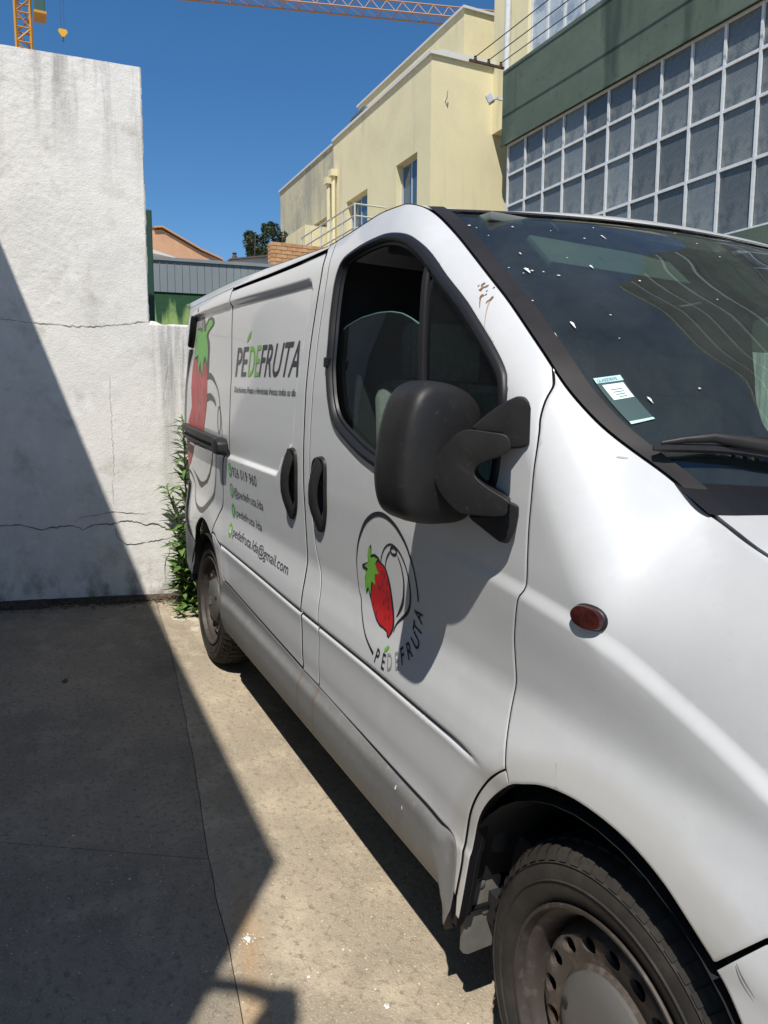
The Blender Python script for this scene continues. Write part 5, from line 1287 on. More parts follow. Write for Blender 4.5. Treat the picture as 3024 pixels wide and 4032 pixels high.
# ---- sliding rail with end cap
def rail():
    xs = np.linspace(-3.30, -2.40, 40); V = []; F = []
    prof = [(.036, .000), (.036, .016), (.030, .026), (.004, .028), (.000, .020), (-.006, .012), (-.012, .012), (-.014, .026), (-.024, .026), (-.028, .018), (-.030, .0)]
    for x in xs:
        z0 = np.interp(x, [-3.3, -2.4], [1.168, 1.148]); y = float(S(x, z0))
        for dz, o in prof: V.append((x, y + recess(np.array(x), np.array(z0))*0 - o, z0+dz))
    m_ = len(prof)
    for i in range(len(xs)-1):
        for k in range(m_-1): F.append((i*m_+k, i*m_+k+1, (i+1)*m_+k+1, (i+1)*m_+k))
    F.append(tuple(range(m_)))
    r = mesh('slide_rail', V, F, black, rquart, smooth=True, sharp=30); fix_normals(r)
    cp = np.array([[-2.431, 1.190], [-2.36, 1.188], [-2.330, 1.168], [-2.325, 1.128], [-2.34, 1.112], [-2.42, 1.110], [-2.455, 1.120], [-2.455, 1.180]])
    A = [(q[0], float(S(q[0], q[1]))+.004, q[1]) for q in cp]; c0 = cp.mean(0)
    B = [(c0[0]+(q[0]-c0[0])*.86, float(S(q[0], q[1]))-.046, c0[1]+(q[1]-c0[1])*.86) for q in cp]
    prism('rail_cap', B, A, black, r, .010)
    return r
rl = rail()
# ---- side marker lamp, windscreen wiper, window sticker
mk_m = mat('amber_dark', (.034, .0065, .005), rough=.25, coat=.4, noise=[(40, (.05, .011, .008), .45, .6, 2)])
def marker(sg):
    L = catmull([[-.095, 1.064], [-.080, 1.080], [-.056, 1.082], [-.038, 1.074], [-.031, 1.060], [-.037, 1.048], [-.060, 1.044], [-.086, 1.050]], 4, closed=True)
    if area2(L) < 0: L = L[::-1]
    cen = L.mean(0); n = len(L); V = []; F = []
    for sc, h in ((1.06, -.002), (1.05, .004), (.98, .006)):
        q = cen+(L-cen)*sc; V += list(np.c_[q[:, 0], S(L[:, 0], L[:, 1])-h, q[:, 1]])
    for r in range(2):
        for i in range(n): j = (i+1) % n; F.append((r*n+i, r*n+j, (r+1)*n+j, (r+1)*n+i))
    b = mesh('side_marker', [(a, c*(-sg), d) for a, c, d in V], F, rubber, wing, smooth=True); fix_normals(b)
    V = []; F = []
    for sc, h in ((.97, .003), (.96, .010), (.90, .0135), (.6, .015)):
        q = cen+(L-cen)*sc; V += list(np.c_[q[:, 0], S(L[:, 0], L[:, 1])-h, q[:, 1]])
    for r in range(3):
        for i in range(n): j = (i+1) % n; F.append((r*n+i, r*n+j, (r+1)*n+j, (r+1)*n+i))
    F.append(tuple(3*n+i for i in range(n)))
    l = mesh('lens', [(a, c*(-sg), d) for a, c, d in V], F, mk_m, wing, smooth=True, sharp=50); fix_normals(l)
marker(-1)
def wsp(t, s, o=0.0):
    e = 1e-3; T = np.array(float(t)); S_ = np.array(float(s)); p_ = ws(T, S_); n = np.cross(ws(T, S_+e)-ws(T, S_-e), ws(T+e, S_)-ws(T-e, S_)); n /= np.linalg.norm(n)
    if n[2] < 0: n = -n
    return p_ + n*o
_wt = _pchip([-.985, -.943, -.867, -.813, -.768, -.6, -.3, .1], [.922, .918, .918, .922, .930, .938, .942, .94])
wip = tube('wiper', [wsp(float(_wt(s)), s, .020) for s in np.linspace(-.975, .05, 45)], [.004] + [.0075]*43 + [.004], black, van, 6)
tube('wiper_arm', [wsp(.911, -.951, .024), wsp(.906, -.905, .030), wsp(.902, -.852, .032), wsp(.908, -.82, .032), wsp(.918, -.76, .03), wsp(.95, -.55, .025)], [.004, .006, .009, .011, .012, .013], black, wip, 8)
for k, (t, s) in enumerate(((.901, -.806), (.903, -.786), (.904, -.764), (.907, -.743))): q = wsp(t, s, .026); box('arm_rib', (q[0]-.010, q[1]-.004, q[2]-.006), (q[0]+.010, q[1]+.004, q[2]+.008), black, wip, .002)
DEC = {'ring':([[-0.8399,0.7367],[-0.8746,0.7532],[-0.9043,0.772],[-0.931,0.7995],[-0.9506,0.8298],[-0.9608,0.8511],[-0.9771,0.871],[-0.9835,0.8988],[-0.9874,0.9296],[-0.9859,0.9615],[-0.9731,1.0027],[-0.9528,1.0351],[-0.9214,1.0688],[-0.8818,1.0926],[-0.8451,1.1049],[-0.8102,1.1083],[-0.7766,1.1037],[-0.7442,1.0933],[-0.7133,1.0758],[-0.6884,1.0557],[-0.6693,1.0306],[-0.6544,1.0049],[-0.6454,0.9822],[-0.6382,0.955],[-0.636,0.9306]],[0.01,0.007,0.006,0.006,0.005,0.005,0.004,0.004,0.004,0.005,0.007,0.009,0.011,0.012,0.012,0.012,0.011,0.01,0.009,0.008,0.007,0.006,0.006,0.006,0.006]),'berry_outline':[[-0.889,1.0184],[-0.887,1.0108],[-0.89,0.9899],[-0.8673,0.9966],[-0.8445,0.9924],[-0.8351,0.9831],[-0.8154,0.9786],[-0.8013,0.9707],[-0.7881,0.9515],[-0.7797,0.9335],[-0.7718,0.9066],[-0.7656,0.8748],[-0.7588,0.8501],[-0.7563,0.8332],[-0.7609,0.8164],[-0.7735,0.7991],[-0.7838,0.8003],[-0.7901,0.8096],[-0.8061,0.8125],[-0.8316,0.8127],[-0.8556,0.8216],[-0.886,0.8454],[-0.9041,0.8663],[-0.9125,0.8783],[-0.9171,0.889],[-0.9291,0.8727],[-0.9361,0.8913],[-0.9363,0.9153],[-0.926,0.9392],[-0.9498,0.9408],[-0.9511,0.95],[-0.9098,0.9664],[-0.9138,0.9819],[-0.9065,1.0021]],'berry_red':[[-0.8589,0.9732],[-0.8406,0.9774],[-0.8158,0.974],[-0.803,0.9613],[-0.7901,0.9376],[-0.7807,0.9042],[-0.7726,0.8683],[-0.7662,0.8479],[-0.7641,0.8286],[-0.7682,0.8141],[-0.776,0.8028],[-0.7855,0.8132],[-0.8018,0.8172],[-0.8266,0.8188],[-0.8517,0.8274],[-0.8775,0.8455],[-0.8971,0.8658],[-0.8917,0.898]],'berry_green':[[-0.8897,1.0102],[-0.8889,0.9896],[-0.8935,0.9805],[-0.8706,0.9878],[-0.8501,0.9866],[-0.8642,0.972],[-0.8577,0.9575],[-0.843,0.9495],[-0.8722,0.9402],[-0.869,0.9131],[-0.8926,0.9166],[-0.8966,0.9014],[-0.9016,0.8788],[-0.9162,0.8964],[-0.9288,0.8812],[-0.9361,0.8961],[-0.9266,0.9319],[-0.9116,0.9472],[-0.9345,0.9491],[-0.9043,0.9677],[-0.911,0.9825],[-0.9038,1.0027]],'seeds':[[-0.8247,0.9561],[-0.8127,0.95],[-0.8243,0.929],[-0.799,0.9354],[-0.8483,0.9115],[-0.8381,0.9118],[-0.8179,0.9113],[-0.8007,0.9102],[-0.8075,0.8902],[-0.7924,0.8943],[-0.8209,0.8774],[-0.7936,0.8736],[-0.8075,0.8425],[-0.7872,0.8484],[-0.8575,0.8395],[-0.8794,0.8612]],'arc1':([[-0.8325,0.9837],[-0.8261,1.0009],[-0.8069,1.025],[-0.779,1.0399],[-0.753,1.0404],[-0.7262,1.031],[-0.705,1.0143],[-0.6889,0.9927],[-0.6778,0.9616],[-0.6748,0.9327],[-0.6802,0.9078],[-0.6951,0.8863],[-0.7221,0.8653],[-0.7418,0.8485],[-0.7512,0.8348],[-0.7551,0.8203]],[0.004,0.004,0.004,0.004,0.005,0.005,0.005,0.005,0.006,0.007,0.008,0.009,0.008,0.006,0.005,0.003]),'arc2':([[-0.8086,0.9712],[-0.802,0.9928],[-0.791,1.0085],[-0.7781,1.0211]],[0.003,0.004,0.005,0.005]),'arc3':([[-0.7361,1.0192],[-0.7193,0.9983],[-0.708,0.9668],[-0.7089,0.9365],[-0.7157,0.9087],[-0.7315,0.8845],[-0.7516,0.8599]],[0.003,0.005,0.007,0.008,0.01,0.009,0.002]),'stemring':[[-0.7418,1.0303],[-0.7415,1.0267],[-0.7436,1.0232],[-0.7479,1.0202],[-0.7537,1.0182],[-0.7602,1.0176],[-0.7664,1.0183],[-0.7713,1.0204],[-0.7741,1.0235],[-0.7744,1.0271],[-0.7722,1.0306],[-0.7678,1.0336],[-0.7618,1.0356],[-0.7553,1.0362],[-0.7492,1.0354],[-0.7445,1.0333]],'letters':[[-0.8155,0.7385],[-0.7786,0.7371],[-0.7473,0.7469],[-0.7131,0.7615],[-0.6901,0.7823],[-0.6645,0.804],[-0.643,0.8341],[-0.6419,0.8648],[-0.6373,0.8968]],'leaf1':[[-0.7817,0.7612],[-0.7822,0.7685],[-0.7759,0.7766],[-0.762,0.7839],[-0.7612,0.7765],[-0.7676,0.7688],[-0.7754,0.764]],'leaf2':[[-2.1353,1.5851],[-2.1305,1.6001],[-2.113,1.6143],[-2.0872,1.6272],[-2.0894,1.6095],[-2.1038,1.5951]],'R_red':[[-3.1632,1.5394],[-3.1045,1.5415],[-3.0563,1.5208],[-3.0231,1.4884],[-2.9644,1.4427],[-2.9397,1.4516],[-2.9118,1.5091],[-2.8659,1.5193],[-2.8324,1.4861],[-2.8205,1.4599],[-2.8038,1.3773],[-2.8098,1.309],[-2.8417,1.2414],[-2.8687,1.1897],[-3.0062,1.1359],[-3.0439,1.105],[-3.1094,1.0567],[-3.2076,1.0036],[-3.3265,0.9499],[-3.3459,0.9708],[-3.3672,1.0262],[-3.3044,1.1146],[-3.2681,1.1838],[-3.1781,1.2972],[-3.1975,1.3953],[-3.1871,1.4905]],'R_green':[[-3.0806,1.679],[-3.0012,1.6789],[-2.9492,1.6637],[-2.9242,1.6722],[-2.9346,1.7256],[-2.9188,1.7244],[-2.8934,1.6683],[-2.8565,1.6598],[-2.8385,1.6845],[-2.7825,1.7107],[-2.7429,1.7122],[-2.7111,1.7038],[-2.7074,1.6891],[-2.7536,1.6752],[-2.813,1.6574],[-2.8354,1.6415],[-2.8112,1.6189],[-2.8004,1.5822],[-2.8005,1.5502],[-2.8167,1.514],[-2.8656,1.5498],[-2.8999,1.5353],[-2.9431,1.4561],[-2.9844,1.5284],[-3.0546,1.4704],[-3.0381,1.5614],[-3.1481,1.5414],[-3.1251,1.5825],[-3.0965,1.6273],[-3.0915,1.6614]],'R_out':[[-3.0625,1.6893],[-2.9918,1.6928],[-2.9504,1.6848],[-2.9683,1.7324],[-2.9656,1.7433],[-2.9036,1.7387],[-2.8746,1.6975],[-2.8079,1.7231],[-2.7437,1.7269],[-2.691,1.7149],[-2.6731,1.6951],[-2.6962,1.6801],[-2.7918,1.6541],[-2.7992,1.6397],[-2.7727,1.6151],[-2.7674,1.5811],[-2.782,1.5177],[-2.788,1.4684],[-2.8122,1.4556],[-2.8324,1.4861],[-2.8659,1.5215],[-2.9001,1.5178],[-2.9115,1.487],[-2.9311,1.4067],[-2.9819,1.4653],[-3.0228,1.4838],[-3.082,1.4196],[-3.098,1.4893],[-3.1044,1.5426],[-3.1709,1.5349],[-3.1477,1.56],[-3.0989,1.6641]],'R_spike':[[-3.038,1.7555],[-3.0422,1.7809],[-3.0363,1.793],[-2.9802,1.7555],[-3.0117,1.7546]],'R_arc1':([[-2.8113,1.4512],[-2.7548,1.4543],[-2.6933,1.4425],[-2.636,1.4196],[-2.5895,1.3932],[-2.5591,1.3608],[-2.5355,1.3181],[-2.5059,1.2581],[-2.4905,1.1825]],[0.03,0.03,0.022,0.013,0.009,0.008,0.007,0.007,0.007]),'R_arc2':([[-2.8056,1.3489],[-2.7443,1.3578],[-2.6846,1.3517],[-2.6361,1.3361],[-2.616,1.3179]],[0.036,0.034,0.026,0.018,0.008]),'R_ell':[[-2.5213,1.2589],[-2.521,1.2438],[-2.523,1.2296],[-2.527,1.2172],[-2.5325,1.2075],[-2.539,1.2012],[-2.5459,1.1988],[-2.5525,1.2004],[-2.5586,1.2059],[-2.5638,1.215],[-2.568,1.227],[-2.5711,1.2411],[-2.573,1.2563],[-2.5733,1.2716],[-2.5719,1.2859],[-2.5688,1.2982],[-2.5643,1.3077],[-2.5586,1.3138],[-2.5521,1.316],[-2.5452,1.3143],[-2.5385,1.3087],[-2.5323,1.2996],[-2.5271,1.2878],[-2.5233,1.2739]],'R_low':([[-3.3262,0.9442],[-3.2422,0.9422],[-3.1498,0.9139],[-3.1157,0.8777],[-3.1218,0.8438],[-3.0653,0.808],[-2.9564,0.7923],[-2.8569,0.7974],[-2.7848,0.8292],[-2.6655,0.8936],[-2.6121,0.9499],[-2.5749,1.0186],[-2.5463,1.1005]],[0.016,0.018,0.01,0.008,0.008,0.01,0.02,0.03,0.034,0.02,0.01,0.008,0.008]),'R_v':[[-3.1869,0.9761],[-3.0662,0.9529],[-2.9584,0.93],[-2.8849,0.9339],[-2.7926,0.9572],[-2.7151,0.9997],[-2.6526,1.0521],[-2.6174,1.1036],[-2.6022,1.105],[-2.6419,1.0435],[-2.7047,0.9876],[-2.7826,0.9415],[-2.9355,0.8977],[-2.9898,0.9013],[-3.0716,0.9414]],'R_seeds':[[-3.0387,1.3898],[-2.887,1.376],[-3.0172,1.3327],[-2.9524,1.3252],[-3.1008,1.2784],[-2.9765,1.2521],[-3.0347,1.218],[-3.1194,1.235],[-3.2438,1.0893],[-3.1395,1.083]]}
# ---------------------------------------------------------------- vinyl lettering and pictures on the near side
vin_black = mat('vinyl_black', (.022, .020, .026), rough=.38, coat=.3); vin_grey = mat('vinyl_grey', (.27, .27, .27), rough=.45)
vin_green = mat('vinyl_green', (.16, .42, .055), rough=.4, coat=.3); vin_lgreen = mat('vinyl_light_green', (.17, .50, .09), rough=.45); vin_icon = mat('vinyl_icon_green', (.085, .30, .10), rough=.45)
vin_red = mat('vinyl_red', (.46, .018, .022), rough=.38, coat=.3); vin_white = mat('vinyl_white', (.66, .68, .66), rough=.45)
old_red = mat('faded_red', (.50, .115, .110), rough=.5, noise=[(9, (.54, .16, .155), .45, .65, 4)]); old_green = mat('faded_green', (.21, .52, .14), rough=.5); old_grey = mat('faded_black', (.14, .132, .124), rough=.5)
def on_body(x, z, o): return np.c_[x, bodyf(x, z) - o, z]
def poly_decal(name, P, mm, parent, o=.0012, smooth=0, h=.018):
    P = np.asarray(P, float)
    if smooth: P = catmull(P, smooth, closed=True)
    if area2(P) < 0: P = P[::-1]
    v, f = cdt([P], [], grid_pts(P.min(0), P.max(0), h), .002)
    return mesh(name, on_body(v[:, 0], v[:, 1], o), f, mm, parent, smooth=True, normals=snormal(bodyf, v[:, 0], v[:, 1]))
def stroke_decal(name, P, wd, mm, parent, o=.0012, closed=False):
    P = np.asarray(P, float); n = 5
    Q = catmull(P, n, closed); wv = np.asarray(wd, float)
    if np.ndim(wd) == 0: ww = np.full(len(Q), float(wd))
    else: ww = np.interp(np.linspace(0, len(P)-1, len(Q)), np.arange(len(P)), wv)
    t = (np.roll(Q, -1, 0) - np.roll(Q, 1, 0)) if closed else np.gradient(Q, axis=0)
    t /= np.maximum(np.linalg.norm(t, axis=1), 1e-9)[:, None]; nn = np.c_[-t[:, 1], t[:, 0]]
    A = Q + nn*ww[:, None]/2; B = Q - nn*ww[:, None]/2; m_ = len(Q)
    XZ = np.vstack([A, B]); F = [(m_+i, m_+(i+1) % m_, (i+1) % m_, i) for i in range(m_ if closed else m_-1)]
    return mesh(name, on_body(XZ[:, 0], XZ[:, 1], o), F, mm, parent, smooth=True, normals=snormal(bodyf, XZ[:, 0], XZ[:, 1]))
def lettering(txt, x0, x1, base, zs, mm, parent, shear=0.0, bold=0.0, o=.0014, slope=0.0):
    co, F = text_mesh(txt, shear, bold)
    a, b = co[:, 0].min(), co[:, 0].max()
    x = x0 + (co[:, 0]-a)/(b-a)*(x1-x0); z = base + co[:, 1]*zs + slope*(x-x0)
    return mesh('lettering', on_body(x, z, o), F, mm, parent, smooth=True, normals=snormal(bodyf, x, z))
# sliding door: name, motto, contact lines
cap = .727
lettering('PE', -2.298, -2.105, 1.452, .121/cap, vin_black, sdoor, .30, .010)
lettering('DE', -2.112, -1.948, 1.452, .121/cap, vin_green, sdoor, .30, .010)
lettering('FRUTA', -1.962, -1.520, 1.451, .121/cap, vin_black, sdoor, .30, .010)
poly_decal('leaf_mark', DEC['leaf2'], vin_green, sdoor, .0014, 3)
lettering('Distribuimos Frutas e Hortícolas frescas todos os dias.', -2.300, -1.510, 1.386, .0245/cap, vin_black, sdoor, .22, .008)
lettering('926 019 960', -2.272, -1.917, 1.036, .042/cap, vin_black, sdoor)
lettering('@pedefruta.lda', -2.270, -1.850, .953, .036/cap, vin_black, sdoor)
lettering('pedefruta lda', -2.250, -1.884, .866, .036/cap, vin_black, sdoor)
lettering('pedefruta.lda@gmail.com', -2.272, -1.547, .777, .041/cap, vin_black, sdoor)
ICON = [(-2.312, 1.058), (-2.308, .969), (-2.300, .882), (-2.318, .793)]
for k, (cx, cz) in enumerate(ICON):
    a = np.linspace(0, 2*math.pi, 33)[:-1]
    d = poly_decal('icon', np.c_[cx + .030*np.cos(a), cz + .031*np.sin(a)], vin_icon if k < 3 else vin_green, sdoor, .0012)
    if k == 0: stroke_decal('icon_mark', [(cx-.012, cz+.014), (cx-.010, cz+.002), (cx-.002, cz-.008), (cx+.011, cz-.012)], [.011, .006, .006, .011], vin_white, d, .0019)
    elif k == 1:
        stroke_decal('icon_mark', [(cx-.013, cz-.012), (cx-.013, cz+.012), (cx+.013, cz+.012), (cx+.013, cz-.012)], .0035, vin_white, d, .0019, True); stroke_decal('icon_mark', [(cx+.006*math.cos(q), cz+.006*math.sin(q)) for q in a[::4]], .003, vin_white, d, .0019, True)
    elif k == 2: lettering('f', cx-.007, cx+.008, cz-.014, .040, vin_white, d, 0, .02, .0019)
    else:
        poly_decal('icon_mark', [(cx-.017, cz-.012), (cx+.017, cz-.012), (cx+.017, cz+.013), (cx-.017, cz+.013)], vin_white, d, .0019); stroke_decal('icon_mark', [(cx-.016, cz+.012), (cx, cz-.001), (cx+.016, cz+.012)], .0025, vin_green, d, .0024)
# front door: ring, strawberry, outlined fruit, curved name
stroke_decal('logo_ring', DEC['ring'][0], DEC['ring'][1], vin_black, fd)
b_ = poly_decal('strawberry', DEC['berry_outline'], vin_black, fd, .0012)
poly_decal('berry_body', DEC['berry_red'], vin_red, b_, .0018, 2); poly_decal('berry_leaves', DEC['berry_green'], vin_green, b_, .0022)
for k, (x, z) in enumerate(DEC['seeds']): poly_decal('seed', [(x-.002, z-.007), (x+.0015, z-.006), (x+.002, z+.006), (x-.001, z+.007)], vin_black, b_, .0025)
for k in ('arc1', 'arc2', 'arc3'): stroke_decal('fruit_outline', DEC[k][0], DEC[k][1], vin_black, fd)
stroke_decal('fruit_outline', DEC['stemring'], .006, vin_black, fd, .0012, True)
poly_decal('leaf_mark', DEC['leaf1'], vin_green, fd, .0014, 3)
LP = np.array(DEC['letters']); cc = np.array([-.80, .925])
for k, ch in enumerate('PEDEFRUTA'):
    co, F = text_mesh(ch, .12, .012); c0 = (co.min(0)+co.max(0))/2; co = co - c0
    tg = LP[min(k+1, 8)] - LP[max(k-1, 0)]; ang = math.atan2(tg[1], tg[0])*.95
    if k < 2: ang = -.18 + .2*k
    co = co*np.array([.040, .060]); c, s = math.cos(ang), math.sin(ang)
    x = LP[k, 0] + co[:, 0]*c - co[:, 1]*s; z = LP[k, 1] + co[:, 0]*s + co[:, 1]*c
    mesh('lettering', on_body(x, z, .0014), F, vin_grey if k in (2, 3) else vin_black, fd, smooth=True, normals=snormal(bodyf, x, z))
# rear panel: the same picture, large and faded
q_ = poly_decal('strawberry', DEC['R_out'], old_grey, rquart, .0010); poly_decal('berry_body', DEC['R_red'], old_red, q_, .0014); poly_decal('berry_leaves', DEC['R_green'], old_green, q_, .0020); poly_decal('berry_stalk', DEC['R_spike'], old_grey, q_, .0012)
for x, z in DEC['R_seeds']: poly_decal('seed', [(x-.006, z-.022), (x+.004, z-.018), (x+.006, z+.02), (x-.003, z+.022)], old_grey, q_, .0018)
for k in ('R_arc1', 'R_arc2', 'R_low'): stroke_decal('fruit_outline', DEC[k][0], DEC[k][1], old_grey, rquart)
stroke_decal('fruit_outline', DEC['R_ell'], .009, old_grey, rquart, .0012, True); poly_decal('fruit_outline', DEC['R_v'], old_grey, rquart, .0012)

# dark line laid along the pressed groove
gx_ = np.linspace(-2.44, -.40, 90)
for par, xa, xb in ((sdoor, -2.44, -1.394), (bp, -1.384, -1.240), (fd, -1.228, -.36)):
    q = np.c_[np.linspace(xa, xb, 40), _gz(np.linspace(xa, xb, 40)) + .001]
    stroke_decal('groove_line', q, np.interp(q[:, 0], [-2.44, -2.40, -.50, -.36], [.004, .0085, .0085, .002]), MT['strip_grey'] if 'strip_grey' in MT else mat('strip_grey', (.060, .060, .064), rough=.6), par, .0006)
# ---------------------------------------------------------------- cab interior seen through the glass
seat_m = mat('seat_cloth', (.30, .295, .265), rough=.95, noise=[(60, (.36, .355, .32), .45, .6, 2)], bump=[(300, .3, .001)]); dark_in = mat('cab_dark', (.022, .024, .026), rough=.75); liner = mat('cab_liner', (.16, .18, .17), rough=.9)
def rbox(name, c, sz, rot, mm, parent, bev):
    o = box(name, -np.array(sz)/2, np.array(sz)/2, mm, parent, bev); o.location = c; o.rotation_euler = rot
    o.data.polygons.foreach_set('use_smooth', [True]*len(o.data.polygons)); o.data.set_sharp_from_angle(angle=R(40)); return o
for k, y in enumerate((-.50, -.02, .50)):
    s_ = rbox('seat', (-.98, y, .80), (.50, .44, .16), (0, R(4), 0), seat_m, van, .05)
    q = rbox('backrest', (-1.22, y, 1.13), (.13, .44, .62), (0, R(-14), 0), seat_m, s_, .05); q.location = (-.24, 0, .33)
    q = rbox('headrest', (0, 0, 0), (.09, .26, .19), (0, R(-10), 0), seat_m, s_, .04); q.location = (-.335, 0, .72)
rbox('dashboard', (-.12, 0, 1.06), (.60, 1.50, .26), (0, R(8), 0), dark_in, van, .05)
rbox('cab_floor', (-.6, 0, .42), (1.3, 1.5, .1), (0, 0, 0), dark_in, van, .01)
rbox('headlining', (-1.0, 0, 1.835), (.55, 1.40, .02), (0, 0, 0), liner, van, .005)
for y in (-.42, .42): rbox('sun_visor', (-.615, y, 1.745), (.02, .44, .12), (0, R(-52), 0), liner, van, .008)
st = lathe('steering_wheel', [(.175, -.013), (.19, 0), (.175, .013), (.162, 0), (.175, -.013)], dark_in, van, 40); st.location = (-.52, .48, 1.12); st.rotation_euler = (R(0), R(0), R(90)); st.rotation_euler = (0, R(-60), R(90))
# inner trim of the far door, catching daylight through its window
fdl = [o for o in van.children if o.name.startswith('front_door') and o is not fd]
if fdl:
    for mesh_o in (seal,): mirrored(mesh_o, fdl[0])
    for nm, poly, of in (('quarter_glass', quarter, .014), ('door_glass', WIN, .022)):
        g = glass_panel(nm, poly, of, side_glass, fdl[0]); m2 = mirrored(g, fdl[0]); bpy.data.objects.remove(g)
# door inner cards
for sg in (-1, 1): rbox('door_card', (-.78, .80*sg, .80), (.85, .05, .72), (0, 0, 0), dark_in, van, .02)

# ---------------------------------------------------------------- sticker and bird droppings on the windscreen
stk = mat('sticker_clear', (.05, .085, .085), rough=.3); stw = mat('sticker_paper', (.62, .74, .68), rough=.6); stb = mat('sticker_band', (.42, .62, .62), rough=.5); sti = mat('sticker_ink', (.06, .16, .24), rough=.6)
def ws_quad(name, c4, mm, parent, o, n=8):
    c4 = np.array(c4, float); V = []; F = []
    for i in range(n+1):
        for j in range(n+1):
            u, w_ = i/n, j/n; q = c4[0]*(1-u)*(1-w_) + c4[1]*u*(1-w_) + c4[2]*u*w_ + c4[3]*(1-u)*w_; V.append(wsp(q[0], q[1], o))
    for i in range(n):
        for j in range(n): F.append((i*(n+1)+j, i*(n+1)+j+1, (i+1)*(n+1)+j+1, (i+1)*(n+1)+j))
    return mesh(name, V, F, mm, parent, smooth=True)
sk = ws_quad('sticker', [(.750, -.939), (.740, -.883), (.836, -.886), (.852, -.941)], stk, screen, -.0020)
ws_quad('sticker_band', [(.751, -.939), (.741, -.883), (.752, -.883), (.762, -.939)], stb, sk, -.0012); ws_quad('sticker_band', [(.846, -.940), (.833, -.886), (.837, -.886), (.852, -.941)], stb, sk, -.0012)
ws_quad('sticker_paper', [(.765, -.931), (.757, -.887), (.788, -.887), (.798, -.931)], stw, sk, -.0012)
def ws_text(txt, t0, s0, t1, s1, hgt, mm, parent, o):
    co, F = text_mesh(txt); a, b = co[:, 0].min(), co[:, 0].max(); V = []
    for x_, y_ in co:
        u = (x_-a)/(b-a); V.append(wsp(t0+(t1-t0)*u - y_*hgt, s0+(s1-s0)*u, o))
    return mesh('lettering', V, F, mm, parent)
ws_text('GLASSDRIVE', .7600, -.935, .7520, -.894, .009, sti, sk, -.0006)
for k in range(4): ws_quad('print_line', [(.7745+.005*k, -.922+.002*k), (.7700+.005*k, -.898), (.7712+.005*k, -.898), (.7757+.005*k, -.922+.002*k)], sti, sk, -.0006)
drop_m = mat('bird_dropping', (.70, .70, .66), rough=.8, noise=[(200, (.5, .49, .45), .45, .6, 3)])
def ws_blob(t, s, r1, r2, seed, tail=0.0):
    rnd = random.Random(seed); base = wsp(t, s); e1 = wsp(t+.004, s) - wsp(t-.004, s); e1 /= np.linalg.norm(e1); e2 = wsp(t, s+.004) - wsp(t, s-.004); e2 /= np.linalg.norm(e2); nn = wsp(t, s, .01) - base; nn /= np.linalg.norm(nn)
    V = [base + nn*.0014]; F = []; n = 12
    for k in range(n):
        a = 2*math.pi*k/n; f = rnd.uniform(.65, 1.25); dx = math.cos(a)*r2*f; dy = math.sin(a)*r1*f
        if dx > 0: dx += tail*max(0, math.cos(a))**6
        V.append(base + e1*dx + e2*dy + nn*.0006)
    F = [(0, 1+k, 1+(k+1) % n) for k in range(n)]
    mesh('bird_dropping', V, F, drop_m, screen, smooth=True)
DR = [(.12, -.947, .0050, .0032), (.134, -.935, .0026, .002), (.12, -.836, .004, .003), (.134, -.741, .0022, .0016), (.093, -.596, .003, .002), (.171, -.669, .0034, .002), (.144, -.604, .003, .003), (.28, -.886, .0036, .0046), (.369, -.905, .0075, .006), (.378, -.895, .005, .004), (.393, -.92, .003, .002), (.40, -.844, .0045, .0035), (.383, -.871, .003, .002), (.297, -.779, .002, .0018), (.365, -.943, .0024, .002), (.522, -.951, .0026, .002), (.533, -.970, .0032, .0046), (.338, -.741, .0038, .0036), (.41, -.657, .0038, .0036), (.567, -.81, .0036, .002), (.60, -.905, .0045, .006), (.635, -.957, .0055, .008), (.655, -.963, .004, .008), (.481, -.505, .0028, .002), (.13, -.284, .003, .002), (.212, -.277, .003, .002), (.065, -.307, .004, .002), (.181, -.924, .002, .0016), (.069, -.985, .0034, .002), (.792, -.863, .004, .005), (.765, -.745, .0032, .0024), (.645, -.832, .002, .0018), (.01, -.975, .004, .002)]
TAIL = {7: .006, 8: .02, 16: .02, 17: .014, 20: .014, 21: .03, 22: .03, 6: .02, 29: .01}
for k, (t, s, r1, r2) in enumerate(DR): ws_blob(t, s, r1*.72, r2*.72, k, TAIL.get(k, 0))
# brown splash on the door pillar, scuffs on the wing, droppings on mirror and skirt
br_m = mat('brown_splash', (.16, .085, .05), rough=.8); br_l = mat('brown_run', (.36, .29, .24), rough=.8)
def body_blob(name, x, z, r1, r2, mm, parent, o=.0012, seed=0):
    rnd = random.Random(seed); a = np.linspace(0, 2*math.pi, 13)[:-1]; f = np.array([rnd.uniform(.6, 1.3) for _ in a])
    P = np.c_[x + np.cos(a)*r1*f, z + np.sin(a)*r2*f]; y = bodyf(P[:, 0], P[:, 1]) - o*.6
    V = [(x, float(bodyf(x, z)) - o, z)] + list(np.c_[P[:, 0], y, P[:, 1]]); mesh(name, V, [(0, 1+(k+1) % 12, 1+k) for k in range(12)][::-1], mm, parent, smooth=True)
for k, (x, z, r) in enumerate(((-.5175, 1.639, .0035), (-.5114, 1.6284, .0045), (-.4973, 1.6116, .0040), (-.4706, 1.6043, .0045), (-.4897, 1.6152, .002), (-.4742, 1.5986, .002), (-.505, 1.634, .003), (-.525, 1.636, .0022), (-.486, 1.630, .0018), (-.495, 1.623, .0018))): body_blob('splash', x, z, r, r*1.4, br_m, fd, .0014, k)
stroke_decal('splash_run', [(-.497, 1.608), (-.490, 1.597), (-.4824, 1.5865)], [.0028, .002, .001], br_m, fd, .0010); stroke_decal('splash_run', [(-.470, 1.600), (-.4585, 1.575), (-.4422, 1.5441)], [.003, .002, .001], br_l, fd, .0010)
